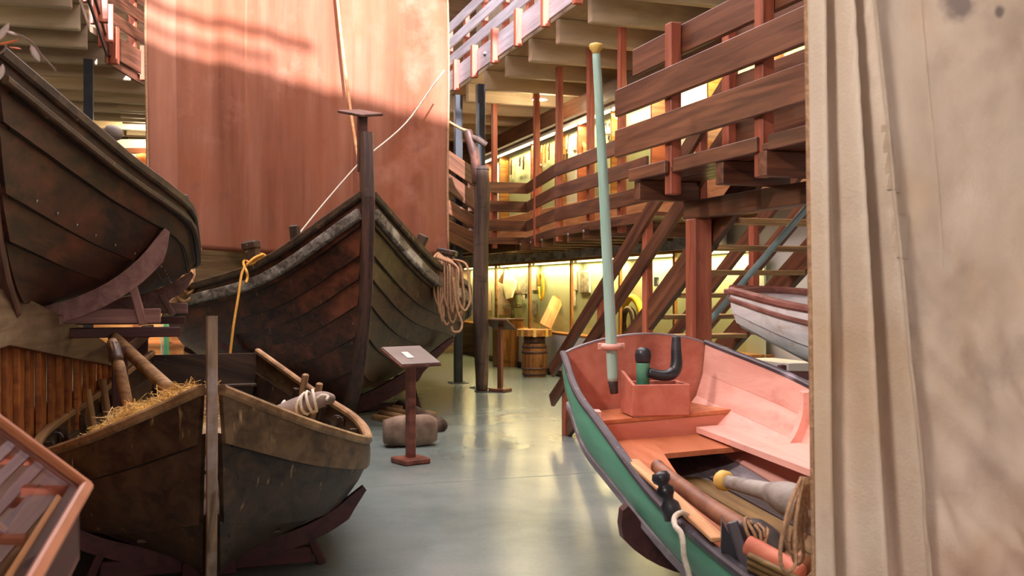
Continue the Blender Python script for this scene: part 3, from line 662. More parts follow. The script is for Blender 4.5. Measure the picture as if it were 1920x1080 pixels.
# ================================================================== RED SAIL
def cloth(name, parent, mat, fn, nu, nv, thick=0.006, origin=(0, 0, 0)):
    o = Vector(origin); V = []; Fc = []
    for j in range(nv+1):
        for i in range(nu+1): V.append(fn(i/nu, j/nv)-o)
    w = nu+1
    for j in range(nv):
        for i in range(nu): Fc.append([j*w+i, j*w+i+1, (j+1)*w+i+1, (j+1)*w+i])
    ob = mesh(name, V, Fc, mat, parent, Matrix.Translation(o), True)
    md = ob.modifiers.new('thickness', 'SOLIDIFY'); md.thickness = thick; md.offset = 0
    return ob
SA = 14.2
def red_fn(u, v):
    b = -0.41+4.165*u; z = 2.13+5.6*v
    z0 = 2.13+0.10*(1-u)**2+.05*math.sin(u*3.1)*-1
    if v < .2: z += (z0-2.13)*(1-v/.2)
    d = .035*math.sin(u*23+1.2*math.sin(v*3+u*4))*(.35+.65*min(1, v*1.2)) + .02*math.sin(u*51+v*2.5) + .09*math.sin(u*3.0+.4)*math.sin(v*2.2)
    d += .05*mnoise.noise(Vector((u*6, v*2.2, 3)))
    edge = max(0, 1-u*14); d += .05*edge
    b += .012*math.sin(v*9)*(1 if u < .5 else -1)
    return ab(SA-d, b, z)
rs = thing('red_sail', 'big rust red canvas sail hanging above the large boat', 'sail', ab(SA, 1.67, 2.13))
cloth('canvas', rs, 'red_canvas', red_fn, 150, 70, .008, ab(SA, 1.67, 2.13))
tube('bolt_rope', [red_fn(0, i/20)+AX*-.01 for i in range(21)], .018, 'rope_tan', rs, 6)
tube('bolt_rope', [red_fn(1, i/20)+AX*-.01 for i in range(21)], .018, 'rope_tan', rs, 6)
for us in (.31, .66): # sewn cloth seams
    sweep('seam', [red_fn(us, i/40)-AX*.006 for i in range(41)], rect(.035, .006, .2), 'red_canvas', rs, up=tuple(-AX))
hv = []
for j in range(71):
    for i in range(9): hv.append(red_fn(.092*i/8, j/70)-AX*.014)
ho_ = mesh('hem', hv, [[j*9+i, j*9+i+1, (j+1)*9+i+1, (j+1)*9+i] for j in range(70) for i in range(8)], 'hem_canvas', rs, None, True); md = ho_.modifiers.new('thickness', 'SOLIDIFY'); md.thickness = .006
tube('yard', [ab(SA, -.8, 7.75), ab(SA, 4.2, 7.75)], .07, 'stem_dark', rs, 10)
hp = tube('halyard_pole', [P(629, -40, 13.85), P(640, 70, 13.85), P(655, 190, 13.8), P(672, 300, 13.6), P(681, 345, 13.4)], .022, 'tan_wood', None, 8, 24)
tag(hp, 'thin bent bamboo rod hanging in front of the red sail', 'rod')
rl = tube('rope_line', [P(542, 462, 12.6), P(600, 390, 12.9), P(665, 315, 13.1), P(690, 292, 13.1), P(760, 232, 13.4), P(812, 160, 13.7), P(833, 132, 13.9)], .011, 'rope_white', None, 6, 30)
tag(rl, 'thin pale rope running from the big boat up across the red sail', 'rope')
# ================================================================== BIG BOAT
big = Hull(-1.602854, 11.0, -0.306920, 9.0, [0, .15, .3, .5, .75, 1], [.035, 1.123, 1.851, 2.195, 1.975, .3], [2.64, 1.88, 1.621, 1.331, 1.44, 1.94], lambda s: .22+.25*max(0, s-.75)**2, R=1.35, bow=(.20, .20, .52, .56), mid=(.50, .14, .98, .42), bowlen=.32)
def boat(name, label, h): return thing(name, label, 'boat', h.M @ Vector((h.L*.3, 0, 0)))
B1 = boat('wooden_boat', 'large dark clinker-built boat with a tall stem post, under the red sail', big)
us = [0, .28, .47, .615, .72, .81, .915, 1.0]
for side in (-1, 1):
    for k in range(7):
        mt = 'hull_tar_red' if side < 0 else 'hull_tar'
        strake(big, 'strake', B1, mt, us[k], us[k+1], side, .035, lap=.012)
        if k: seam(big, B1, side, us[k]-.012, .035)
    sheer_rail(big, 'gunwale', B1, 'hull_brown', side, .07, .09, 1.0, .05, .03)
    sheer_rail(big, 'rubbing_strake', B1, 'worn_white_rail', side, .06, .13, .945, .08)
def stem_timber(h, name, parent, mat, width, depth, ztop, zbot, lean=0.0, n=18, z_keel_end=None):
    pts = []
    for i in range(n+1):
        u = i/n; q = h.base(0, u, 1); pts.append(Vector((q.x-depth*.25, 0, q.z)))
    top = pts[-1]; m = 4
    for i in range(1, m+1): pts.append(top+(Vector((lean, 0, ztop-top.z)))*(i/m))
    pre = [Vector((pts[0].x+(.9-.3*i), 0, zbot)) for i in range(3)]
    pts[0].z = zbot+.02
    path = pre+pts
    return _stem(h, name, parent, mat, path, width, depth)
def _stem(h, name, parent, mat, path, width, depth):
    V = []; Fc = []; N = len(path)
    for i, p in enumerate(path):
        t = (path[min(i+1, N-1)]-path[max(i-1, 0)]).normalized(); y = Vector((0, 1, 0)); n = t.cross(y).normalized()
        if n.x > 0 or (abs(n.x) < .3 and n.z > 0): n = -n
        w = width/2; d = depth
        for (a, b) in ((w*.75, d*.5), (w, d*.3), (w, -d*.5), (-w, -d*.5), (-w, d*.3), (-w*.75, d*.5)): V.append(p+y*a+n*b)
    for i in range(N-1):
        for k in range(6): Fc.append([i*6+k, i*6+(k+1) % 6, (i+1)*6+(k+1) % 6, (i+1)*6+k])
    Fc.append(list(range(6))); Fc.append([(N-1)*6+k for k in range(6)])
    ob = mesh(name, V, Fc, mat, parent, h.M); fix_normals(ob.data); return ob
S1 = stem_timber(big, 'stem_post', B1, 'stem_dark', .135, .24, 3.35, .2, .12)
st = big.M @ Vector((.18, 0, 3.2))
post('stem_extension', big.M @ Vector((.13, .03, 0)), 2.95, 3.60, .10, .12, 'stem_dark', S1)
cap = board('stem_cap', P(655, 213, 11.0), P(696, 211, 11.3), .36, .03, 'stem_dark', S1, up=(0.1, -.28, 1))
# keel
board('keel', big.M @ Vector((1.2, 0, .16)), big.M @ Vector((8.6, 0, .16)), .12, .16, 'stem_dark', B1)
def bollard(parent, px, py, d, w, hh, ax, mat='hull_brown', head=True):
    p = P(px, py, d); ax = Vector(ax).normalized()
    o = th_ = board('timber_head', p-ax*.25, p+ax*hh, w, w, mat, parent, up=(0.1, 1, 0), c=.015)
    if head: board('timber_cap', p+ax*(hh*.55), p+ax*(hh+.01), w*1.25, w*1.25, mat, th_, up=(0.1, 1, 0), c=.03)
bollard(B1, 476, 487, 12.05, .15, .22, (-.2, 0, 1)); bollard(B1, 555, 455, 12.0, .11, .21, (-.1, 0, 1), head=False)
bollard(B1, 783, 468, 12.4, .13, .2, (.45, 0, 1), head=False); bollard(B1, 835, 490, 13.1, .2, .15, (.2, 0, 1))
for i in range(9):     # rivets along the stem on the near strakes
    for side in (-1, 1):
        q = big.p(.012, .15+.095*i, side, .05); lathe('rivet', [(0, 0), (.014, 0), (.011, .008), (0, .011)], 'rivet', S1, big.M @ zmat(q, (0, -side, 0)), 6)
for s in (.35, .5, .65):
    board('thwart', big.w(s, .8, -1, -.03), big.w(s, .8, 1, -.03), .3, .05, 'hull_brown', B1)
for s in (.12, .2, .28, .36, .44, .52):
    for side in (-1, 1): rib(big, 'rib', B1, 'hull_brown', s, side, .1, 1.0, .08, .06)
mast = tube('mast', [big.M @ Vector((4.2, 0, .4)), big.M @ Vector((4.2, 0, 7.6))], [.13, .09], 'stem_dark', B1, 14, 6)
hp_ = thing('canvas_heap', 'heap of dark brown folded canvas lying in the large boat, below the red sail', 'canvas', big.M @ Vector((3.6, .9, 1.3)))
def heap_fn(u, v):
    q = big.M @ Vector((2.2+3.6*u, -1.2+2.4*v, 0)); e = math.sin(math.pi*u)**.5*math.sin(math.pi*v)**.5
    return Vector((q.x, q.y, 1.15+e*(.75+.25*mnoise.noise(Vector((u*5, v*5, 2)))+.12*math.sin(u*20+v*7))))
cloth('folded_cloth', hp_, 'dark_canvas', heap_fn, 40, 30, .02, big.M @ Vector((3.6, 0, 1.3)))
# ropes of the big boat
yr = thing('yellow_rope', 'yellow rope tied around a timber head of the large boat', 'rope', P(432, 655, 11.4))
tube('hanging_line', [P(431, 668, 11.4), P(438, 610, 11.45), P(447, 555, 11.55), P(453, 515, 11.65), P(460, 500, 11.7), P(470, 490, 11.75)], .016, 'rope_yellow', yr, 8, 26)
tube('loop', [P(462, 498, 11.7), P(475, 485, 11.75), P(490, 478, 11.9), P(497, 479, 12.2), P(488, 484, 12.3), P(470, 486, 12.2), P(458, 489, 12.0), P(457, 497, 11.8), P(462, 508, 11.65), P(464, 520, 11.65), P(461, 531, 11.6)], .016, 'rope_yellow', yr, 8, 36)
for k in range(2): tube('turn', [P(486, 482+k*5, 11.85), P(497, 479+k*5, 12.1), P(488, 476+k*5, 12.3), P(470, 482+k*5, 12.25), P(463, 489+k*4, 12.0), P(470, 491+k*5, 11.8), P(486, 482+k*5, 11.85)], .015, 'rope_yellow', yr, 8, 30)
cr = thing('rope_coil', 'hank of brown rope hanging over the right gunwale of the large boat', 'rope', P(838, 600, 12.7))
for k in range(13):
    x = 809+k*3.7+random.uniform(-1, 1); yb = 600+random.uniform(-14, 18)-abs(k-7)*2.5
    x2 = x+12+random.uniform(-4, 14)
    d = 12.75+random.uniform(-.12, .1)
    tube('strand', [P(822+k*.9, 474+k*.8, 12.95), P(x+4, 487+k*1.2, d-.05), P(x+5, 530, d-.1), P(x+6, yb-20, d-.1), P((x+x2)/2+4, yb, d-.08), P(x2+2, yb-18, d-.05), P(x2, 535, d), P(x2-6, 495, d+.1), P(832+k*.6, 476+k*.8, 13.1)], .0155, 'rope_tan', cr, 7, 40)
tube('binding', [P(818, 482, 12.6), P(832, 488, 12.6), P(850, 497, 12.7), P(862, 510, 12.9)], .02, 'rope_tan', cr, 7, 14)
tube('end_loop', [P(850, 520, 12.6), P(857, 580, 12.55), P(866, 605, 12.55), P(862, 621, 12.5), P(850, 622, 12.5), P(846, 612, 12.5)], .016, 'rope_tan', cr, 7, 26)
# chain-like pale fishing line heap at the left gunwale
fr = thing('rope_bundle', 'tangled old rope bundle lashed at the left end of the large boat', 'rope', P(345, 560, 13.0))
for k in range(6):
    tube('strand', [P(374+random.uniform(-5, 4), 466, 13.2), P(360+random.uniform(-7, 7), 492, 13.0), P(357+random.uniform(-8, 8), 520, 12.95), P(340+random.uniform(-8, 8), 548, 12.9), P(322+random.uniform(-6, 6), 570, 12.9), P(316+random.uniform(-4, 6), 590, 12.85)], .022, 'rope_brown' if k % 2 else 'rope_tan', fr, 6, 22)
for k in range(5):
    c_ = P(352+random.uniform(-12, 10)-k*3, 500+k*14, 12.85)
    tube('knot', [c_+Vector((.09*math.cos(t*.9)*(1+.2*math.sin(3*t)), .05*math.sin(t*1.7), .07*math.sin(t*.9))) for t in range(9)], .022, 'rope_brown', fr, 6, 24)
# cradle of the big boat
def cradle(label, h, s_list, u1, mat, base_z=0.0, w=.08, t=.16, off=.06, tip=0.0, leg=True, legmix=.62, ext=.03):
    t_ = thing('boat_cradle', label, 'cradle', h.M @ Vector((h.L*s_list[0], 0, base_z)))
    for s in s_list:
        ends = []
        for side in (-1, 1):
            sec = cradle_arm(h, t_, mat, s, side, .03, u1, w, t, off, 10, tip); ends.append(sec)
            if leg:
                q = sec[int(len(sec)*legmix)]; f = Vector((q.x, q.y, base_z)); out = (q-h.M @ Vector((h.L*s, 0, q.z))); out.z = 0
                board('leg', f+out*.16+Vector((0, 0, .0)), q-Vector((0, 0, t*.4)), w*.9, .11, mat, t_, up=tuple(h.M.to_3x3() @ Vector((1, 0, 0))))
        c0, c1 = ends[0][int(len(ends[0])*legmix)], ends[1][int(len(ends[1])*legmix)]
        c0 = Vector((c0.x, c0.y, base_z+.06)); c1 = Vector((c1.x, c1.y, base_z+.06)); e = (c1-c0)*ext
        board('base_beam', c0-e, c1+e, w, .1, mat, t_)
        k = h.M @ Vector((h.L*s, 0, 0)); zk = h.M @ h.p(s, 0, 1)
        box('keel_block', Vector((k.x, k.y, base_z)), .3, .12, max(.05, zk.z-base_z-.1), mat, t_)
    return t_
cradle('dark red cradle carrying the large boat', big, (.24, .62), .47, 'cradle_dark', w=.09, t=.2, off=.07, tip=.6, legmix=.82)

# ================================================================== SMALL BOAT WITH STRAW
sm = Hull(-1.410584, 4.6769, -0.304476, 4.486409, [0, .12, .27, .45, .7, 1], [.03, .573, .912, .968, .8906, .4335], [1.161, .8815, .7178, .7227, .7474, 1.061], lambda s: .19+.12*max(0, s-.7)**2, R=.42, bow=(.34, .14, .80, .46), mid=(.62, .05, 1.02, .42), bowlen=.25)
B2 = boat('rowing_boat', 'small brown rowing boat filled with straw, stem post towards the viewer', sm)
us2 = [0, .54, .87, 1.0]
for side in (-1, 1):
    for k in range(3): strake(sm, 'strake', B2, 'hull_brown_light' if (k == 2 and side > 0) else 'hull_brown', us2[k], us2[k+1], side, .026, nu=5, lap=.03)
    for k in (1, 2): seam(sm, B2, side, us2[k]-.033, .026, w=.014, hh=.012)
    sheer_rail(sm, 'gunwale', B2, 'worn_rail', side, .055, .05, 1.0, .02, .012)
    for s in (.2, .3, .42, .55, .68, .82): rib(sm, 'rib', B2, 'hull_brown', s, side, .05, .97, .05, .045)
    for s in (.735, .80): # thole timbers standing above the gunwale
        q = sm.w(s, .98, side, -.02); board('thole_pin', q-Vector((.04*side, 0, .30)), q+Vector((.03*side, 0, .14)), .05, .075, 'worn_rail', B2, up=(0, 1, 0), c=.012)
    for i in range(8):
        q = sm.p(.02, .12+.1*i, side, .038); lathe('rivet', [(0, 0), (.008, 0), (.007, .004), (0, .006)], 'iron', B2, sm.M @ zmat(q, (-.3, -side, 0)), 6)
S2 = stem_timber(sm, 'stem_post', B2, 'stem_wood', .052, .14, 1.52, .13, .01)
board('keel', sm.M @ Vector((.5, 0, .12)), sm.M @ Vector((4.3, 0, .14)), .07, .1, 'stem_dark', B2)
tp = [sm.w(.995, i/8, -1) for i in range(9)]+[sm.w(.995, i/8, 1) for i in range(8, 0, -1)]
prism('transom', tp, sm.M.to_3x3() @ Vector((.04, 0, 0)), 'hull_brown', B2)
q0, q1 = sm.w(.985, .8, -1), sm.w(.985, .8, 1); board('transom_ledge', q0, q1, .06, .03, 'hull_brown', B2)
for s in (.38, .62): board('thwart', sm.w(s, .72, -1, -.02), sm.w(s, .72, 1, -.02), .2, .03, 'hull_brown', B2)
for k in range(5): board('floor_board', sm.M @ Vector((.6, -.3+.15*k, .34)), sm.M @ Vector((4.0, -.26+.13*k, .34)), .13, .02, 'hull_brown', B2)
for (px, py, d) in ((108, 822, 5.75), (632, 790, 6.05)):   # iron hooks on the inner planking
    c_ = P(px, py, d); tube('iron_hook', [c_+Vector((.035*math.cos(t), -.01, .035*math.sin(t))) for t in [3.6+.4*i for i in range(-9, 2)]]+[c_+Vector((-.02, 0, -.06))], .006, 'iron', B2, 6)
# straw
def straw(label, spots, n, seed):
    rnd = random.Random(seed); V = []; Fc = []
    for (c, r, hgt, cnt) in spots:
        for _ in range(cnt):
            a = rnd.uniform(0, 6.283); rr = math.sqrt(rnd.random()); p = Vector(c)+Vector((r[0]*rr*math.cos(a), r[1]*rr*math.sin(a), hgt*(1-rr*rr)*rnd.uniform(.35, 1.0)))
            lp_ = sm.M.inverted() @ p; lim_ = max(.03, pchip(sm.sk, sm.b, min(1, max(0, lp_.x/sm.L)))-.14)
            if abs(lp_.y) > lim_ or lp_.x < .16: continue
            d = Vector((rnd.gauss(0, 1), rnd.gauss(0, 1), rnd.gauss(0, .35))).normalized(); L_ = rnd.uniform(.06, .2)*(1 if lim_-abs(lp_.y) > .1 else .5); b = Vector((rnd.gauss(0, 1), rnd.gauss(0, 1), rnd.gauss(0, 1)))*.025
            w = rnd.uniform(.0012, .0024); s = d.cross(Vector((0, 0, 1))).normalized()*w; u = Vector((0, 0, w))
            base = len(V)
            for i in range(3):
                q = p+d*L_*(i/2-.5)+b*(1-abs(i-1)); V += [q+s, q+u, q-s]
            for i in range(2):
                for k in range(3): Fc.append([base+i*3+k, base+i*3+(k+1) % 3, base+(i+1)*3+(k+1) % 3, base+(i+1)*3+k])
    o = mesh('straw', V, Fc, 'straw_mat'); tag(o, label, 'straw', kind='stuff'); return o
def sml(x, y, z): return sm.M @ Vector((x, y, z))
straw('loose yellow straw heaped in the small rowing boat', [(sml(.62, .12, .88), (.26, .26), .26, 2600), (sml(.95, .36, .78), (.28, .30), .24, 2400), (sml(.40, .03, .94), (.16, .12), .2, 1300), (sml(1.2, .40, .74), (.26, .2), .18, 1500), (sml(.62, -.2, .80), (.22, .22), .16, 900), (sml(.95, -.36, .70), (.26, .26), .14, 900), (sml(1.25, -.5, .64), (.22, .22), .1, 500)], 0, 3)
mound = []
# packed straw below the loose stalks
Vm = []; nu_, nv_ = 18, 14
for j in range(nv_+1):
    for i in range(nu_+1):
        x = .18+1.2*i/nu_; lim = 1.0; y = (-1+2*j/nv_)
        s = x/sm.L; bb = pchip(sm.sk, sm.b, s)-.10-.16*max(0, x-.6)
        bb = max(bb, .02); yy = y*bb
        z = .84+.20*math.exp(-((x-.45)/.35)**2)+.10*math.exp(-((yy-.25)/.25)**2)-.22*abs(y)**3-.06*max(0, x-.7)+.025*mnoise.noise(Vector((x*9, yy*9, 0)))
        z = min(z, pchip(sm.sk, sm.z, s)-.06+.30*(1-abs(y)))
        Vm.append((x, yy, z-.05))
o = mesh('straw_bed', Vm, [[j*(nu_+1)+i, j*(nu_+1)+i+1, (j+1)*(nu_+1)+i+1, (j+1)*(nu_+1)+i] for j in range(nv_) for i in range(nu_)], 'straw_mat', None, sm.M, True)
md = o.modifiers.new('thickness', 'SOLIDIFY'); md.thickness = .12; md.offset = -1
tag(o, 'packed straw filling the bow of the small rowing boat', 'straw', kind='stuff')
# poles, rolled canvas
t = thing('wooden_pole', 'thin upright wooden pole standing in the straw of the rowing boat', 'pole', P(238, 752, 5.7))
tube('shaft', [P(240, 760, 5.7), P(224, 690, 5.75), P(210, 640, 5.85)], [.03, .034, .03], 'worn_rail', t, 10, 10); tube('dark_band', [P(221, 680, 5.76), P(213, 648, 5.84)], .037, 'hull_tar', t, 10, 4)
t = thing('wooden_pole', 'thick wooden pole leaning to the left over the rowing boat', 'pole', P(312, 722, 5.9))
tube('shaft', [P(318, 730, 5.85), P(270, 686, 6.3), P(214, 634, 6.8)], .042, 'worn_rail', t, 10, 10)
t = thing('canvas_roll', 'rolled grey canvas bundle tied with cord in the rowing boat', 'bundle', P(560, 770, 5.9))
tube('cloth_roll', [P(505, 776, 5.8), P(535, 770, 5.8), P(560, 762, 5.85), P(590, 752, 5.9), P(608, 747, 5.95), P(622, 748, 6.0)], [.03, .05, .058, .054, .042, .03], 'canvas_roll', t, 14, 22)
for k, x in enumerate((527, 566, 574, 582, 590)):
    c_ = P(x, 772-(x-527)*.33, 5.84); tube('cord', [c_+Vector((.02*math.sin(a+k), (.062)*math.cos(a), .062*math.sin(a))) for a in [i*.52 for i in range(13)]], .009, 'rope_white', t, 6)
tube('cord_end', [P(594, 748, 5.84), P(604, 741, 5.82), P(615, 743, 5.82), P(612, 750, 5.8)], .009, 'rope_white', t, 6, 12)
cradle('low dark red cradle carrying the small rowing boat', sm, (.25, .72), .62, 'cradle_dark', w=.055, t=.10, off=.045, tip=.12, legmix=.58)
# ================================================================== RAISED DARK BOAT
up_ = Hull(-2.619291, 4.963032, -0.302675, 7.0, [0, .15, .3, .5, .75, 1], [.035, .5124, .9343, .9688, .872, .3], [2.823, 2.4896, 2.1874, 1.9591, 1.9358, 2.2358], lambda s: 1.57, R=.75, bow=(.30, .16, .66, .50), mid=(.50, .08, .92, .40), bowlen=.35)
B3 = boat('wooden_boat', 'dark weathered boat raised on a plank-clad platform, top left', up_)
us3 = [0, .41, .60, .83, .935, 1.0]
for side in (-1, 1):
    for k in range(5): strake(up_, 'strake', B3, 'hull_olive', us3[k], us3[k+1], side, .026)
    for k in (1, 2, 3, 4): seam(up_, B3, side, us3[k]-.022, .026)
    sheer_rail(up_, 'gunwale', B3, 'hull_brown', side, .05, .07, 1.0, .03, .01)
    sheer_rail(up_, 'rubbing_strake', B3, 'hull_brown', side, .04, .045, .93, .06)
    for i in range(14):
        s = .05+.035*i; q = up_.p(s, .62, side, .05); lathe('rivet', [(0, 0), (.010, 0), (.008, .006), (0, .008)], 'rivet', B3, up_.M @ zmat(q, (0, -side, -.3)), 6)
    for s in (.15, .25, .35, .45, .55): rib(up_, 'rib', B3, 'hull_olive', s, side, .1, .98, .06, .05)
stem_timber(up_, 'stem_post', B3, 'stem_dark', .07, .12, 3.2, 1.52, -.05)
board('keel', up_.M @ Vector((.9, 0, 1.52)), up_.M @ Vector((6.5, 0, 1.52)), .08, .08, 'hull_olive', B3)
pk = P(207, 268, 6.45)
lathe('thole_pin', [(0, -.12), (.034, -.12), (.032, -.02), (.03, .02), (.055, .04), (.06, .07), (.05, .1), (.025, .115), (0, .117)], 'oar_grey', B3, zmat(pk, (.3, -.1, 1)), 14)
lathe('thole_pin', [(0, -.1), (.03, -.1), (.028, .05), (.03, .1), (0, .11)], 'driftwood', B3, zmat(P(345, 392, 7.3), (.1, 0, 1)), 10)
cradle('pinkish wooden cradle with a curved arm under the raised dark boat', up_, (.24, .62), .74, 'cradle_wood', base_z=1.40, w=.06, t=.13, off=.045, tip=.10, legmix=.62, ext=.18)
# platform with plank cladding and tapering fascia
pl0 = Vector((-2.83, 5.5, 0)); pdir = Vector((-.187, .982, 0)).normalized()
def onpl(px):
    k = (px-960)/F; t_ = (pl0.x-k*pl0.y)/(k*pdir.y-pdir.x); return pl0+pdir*t_, t_
plat = thing('boat_platform', 'plank-clad platform with a tapering grey fascia board, carrying the raised dark boat', 'platform', pl0)
top = [(0, 543), (89, 587), (178, 637), (255, 694)]; bot = [(255, 696), (207, 687), (100, 667), (0, 647)]
pts = []
for (x, y) in top+bot:
    q, t_ = onpl(x); pts.append(Vector((q.x, q.y, H+(540-y)/F*q.y)))
z_t = pts[0].z; z_b = pts[-1].z; ext = pl0-pdir*2.6
pts = [Vector((ext.x, ext.y, 1.72))]+pts+[Vector((ext.x, ext.y, 1.2))]
prism('fascia_board', pts, BX*.05, 'fascia_grey', plat, xdir=tuple(pdir))
def zbot_at(t_):
    for i in range(len(bot)-1, 0, -1):
        pass
    ks = [(onpl(x)[1], H+(540-y)/F*onpl(x)[0].y) for x, y in reversed(bot)]
    if t_ <= ks[0][0]: return ks[0][1]-.02*(ks[0][0]-t_)
    for (t0, z0), (t1, z1) in zip(ks, ks[1:]):
        if t_ <= t1: return z0+(z1-z0)*(t_-t0)/(t1-t0)
    return ks[-1][1]
t_ = -2.4; k = 0
while t_ < 3.85:
    wd = random.choice((.22, .25, .29)); q = pl0+pdir*(t_+wd/2)-BX*.03
    post('plank', q, 0.0, zbot_at(t_+wd/2)+.08, .03+.006*(k % 2), wd-.006, 'pine_plank', plat, xdir=BX); t_ += wd; k += 1
board('backing_board', pl0-pdir*2.4-BX*.09+Vector((0, 0, .45)), pl0+pdir*3.8-BX*.09+Vector((0, 0, .45)), .03, .85, 'stained_board', plat)
for z in (1.34,): 
    for s in (.24, .62):
        c0 = up_.M @ Vector((7*s, .85, z)); c1 = up_.M @ Vector((7*s, -.85, z)); board('cross_beam', c0+pdir*.25, c1+pdir*.25, .08, .07, 'cradle_dark', plat)
board('long_beam', up_.M @ Vector((1.4, -.5, 1.22)), up_.M @ Vector((5.5, -.5, 1.22)), .1, .1, 'cradle_dark', plat)
board('long_beam', up_.M @ Vector((1.4, .5, 1.22)), up_.M @ Vector((5.5, .5, 1.22)), .1, .1, 'cradle_dark', plat)
for s in (.24, .62):
    for y in (-.5, .5): post('support_post', up_.M @ Vector((7*s, y, 0)), 0, 1.18, .1, .1, 'cradle_dark', plat)

# ================================================================== STAIR LANDING AND STAIRS
LBo = 3.49
LD = thing('stair_landing', 'dark red timber stair landing with wide horizontal rail boards, upper right', 'landing', ab(6, 3.8, 0))
aL = a_at(1157, LBo)
board('rail_board', ab(2.6, LBo, 3.195), ab(aL, LBo, 3.195), .045, .222, 'stained_board', LD)
board('rail_board', ab(2.6, LBo, 2.857), ab(aL, LBo, 2.857), .045, .228, 'stained_board', LD)
board('rail_board', ab(2.6, LBo+.14, 3.535), ab(a_at(1190, LBo+.14), LBo+.14, 3.535), .045, .225, 'stained_board', LD)
for px in (1262, 1433, 1640):
    a_ = a_at(px, LBo+.07); post('post', ab(a_, LBo+.07), 2.36, 3.66, .09, .1, 'red_post_wood', LD)
ends = [a_at(1182, LBo), a_at(1256, LBo), a_at(1426, LBo), 2.6]
for k in range(3): board('deck_trim', ab(ends[k+1]+.05, LBo+.0+.02*k, 2.565), ab(ends[k]-(.0 if k == 0 else .05), LBo+.02*k, 2.565), .04, .1, 'stained_board', LD)
for px in (1194, 1348, 1428, 1560):
    a_ = a_at(px, LBo+.02); board('joist', ab(a_, LBo+.02, 2.44), ab(a_, 4.05, 2.44), .1, .16, 'stained_board', LD)
bA = a_at(1293, 4.0)
board('main_beam', ab(2.6, 4.0, 2.285), ab(bA, 4.0, 2.285), .12, .15, 'stained_board', LD)
post('main_post', ab(a_at(1310, 4.0), 4.0), 0, 2.21, .16, .16, 'red_post_wood', LD, c=.01)
for k in range(5): board('deck_plank', ab(2.6, LBo+.08+.11*k, 2.545), ab(a_at(1186, LBo), LBo+.08+.11*k, 2.545), .105, .045, 'stained_board', LD)
# inner railing beside the stair opening
for (z, b_) in ((3.2, 4.1), (2.86, 4.1), (3.54, 4.1)): board('rail_board', ab(2.8, b_, z), ab(6.9, b_, z), .04, .2, 'stained_board', LD)
for a_ in (6.8, 5.6, 4.4): post('post', ab(a_, 4.06), 2.5, 3.66, .09, .1, 'red_post_wood', LD)
brace = board('brace', ab(5.8, 4.9, 2.7), ab(5.1, 4.9, 3.5), .08, .14, 'stained_board', LD)
ST = thing('staircase', 'open timber staircase climbing to the landing, behind the green boat', 'staircase', ab(10.3, 4.6, 0))
SB0, SB1, T0 = 4.12, 5.22, 10.43
def stp(t_, b_, z): return ab(T0-t_, b_, z)
for b_ in (SB0, SB1): board('stringer', stp(.02, b_, .07), stp(4.15, b_, .07+.63*4.13), .06, .24, 'stained_board', ST)
for i in range(1, 13):
    z = .198*i; t_ = .05+z/.63
    board('tread', stp(t_, SB0+.03, z), stp(t_, SB1-.03, z), .24, .042, 'tread_wood', ST)
for b_, sg in ((SB0-.06, -1), (SB1+.06, 1)):
    for (z0, sl) in ((.87, .66), (.53, .645)):
        board('handrail', stp(-.27, b_, z0-.27*sl), stp(3.6, b_, z0+3.6*sl), .045, .15, 'stained_board', ST)
    for t_ in (.06, 1.05, 2.1, 3.1): post('baluster', stp(t_, b_-.045*sg, 0), max(0, .63*t_-.12), .63*t_+1.0, .07, .09, 'red_post_wood', ST)
pp = tube('rail_pipe', [P(1296, 640, 8.9), P(1345, 585, 8.5), P(1508, 395, 7.4), P(1540, 358, 7.2)], .026, 'pipe_blue', None, 10, 12)
tag(pp, 'pale blue metal pipe leaning up across the staircase', 'pipe')
# ================================================================== GREEN BOAT
gr = Hull(.854, 6.877, math.pi-.162, 5.5, [0, .25, .5, .75, 1], [.505, .658, .658, .605, .2], [1.232, 1.022, .774, .709, .86], lambda s: .56-.16*min(1, s*2)+.0, R=0, bow=(.72, .10, 1.0, .46), mid=(.72, .04, 1.04, .44), heel=.064, bowlen=.2)
B4 = boat('painted_boat', 'green painted boat with pink interior, stern towards the stairs', gr)
us4 = [0, .36, .64, 1.0]
for side in (-1, 1):
    for k in range(3): strake(gr, 'strake', B4, ('purple_grey_paint', 'purple_grey_paint', 'green_paint')[k], us4[k], us4[k+1], side, .012, nu=5)
    for k in range(3):   # painted inner lining of the topsides
        V = []; Fc = []; n = 26; u0, u1 = ((.62, .80), (.80, .995), (.30, .62))[k]
        for i in range(n+1):
            for (u, o_) in ((u0, -.001), (u1, -.001), (u1, -.012), (u0, -.014)): V.append(gr.p(.004+.9*i/n, u, side, o_))
        for i in range(n):
            for q in range(4): Fc.append([i*4+q, i*4+(q+1) % 4, (i+1)*4+(q+1) % 4, (i+1)*4+q])
        Fc += [[3, 2, 1, 0], [n*4, n*4+1, n*4+2, n*4+3]]
        o = mesh('lining_board', V, Fc, 'pink_paint', B4, gr.M); fix_normals(o.data)
    sheer_rail(gr, 'gunwale', B4, 'gunwale_dark', side, .045, .035, 1.0, .008, .006)
    sheer_rail(gr, 'rubbing_strake', B4, 'purple_grey_paint', side, .03, .05, .64, .03)
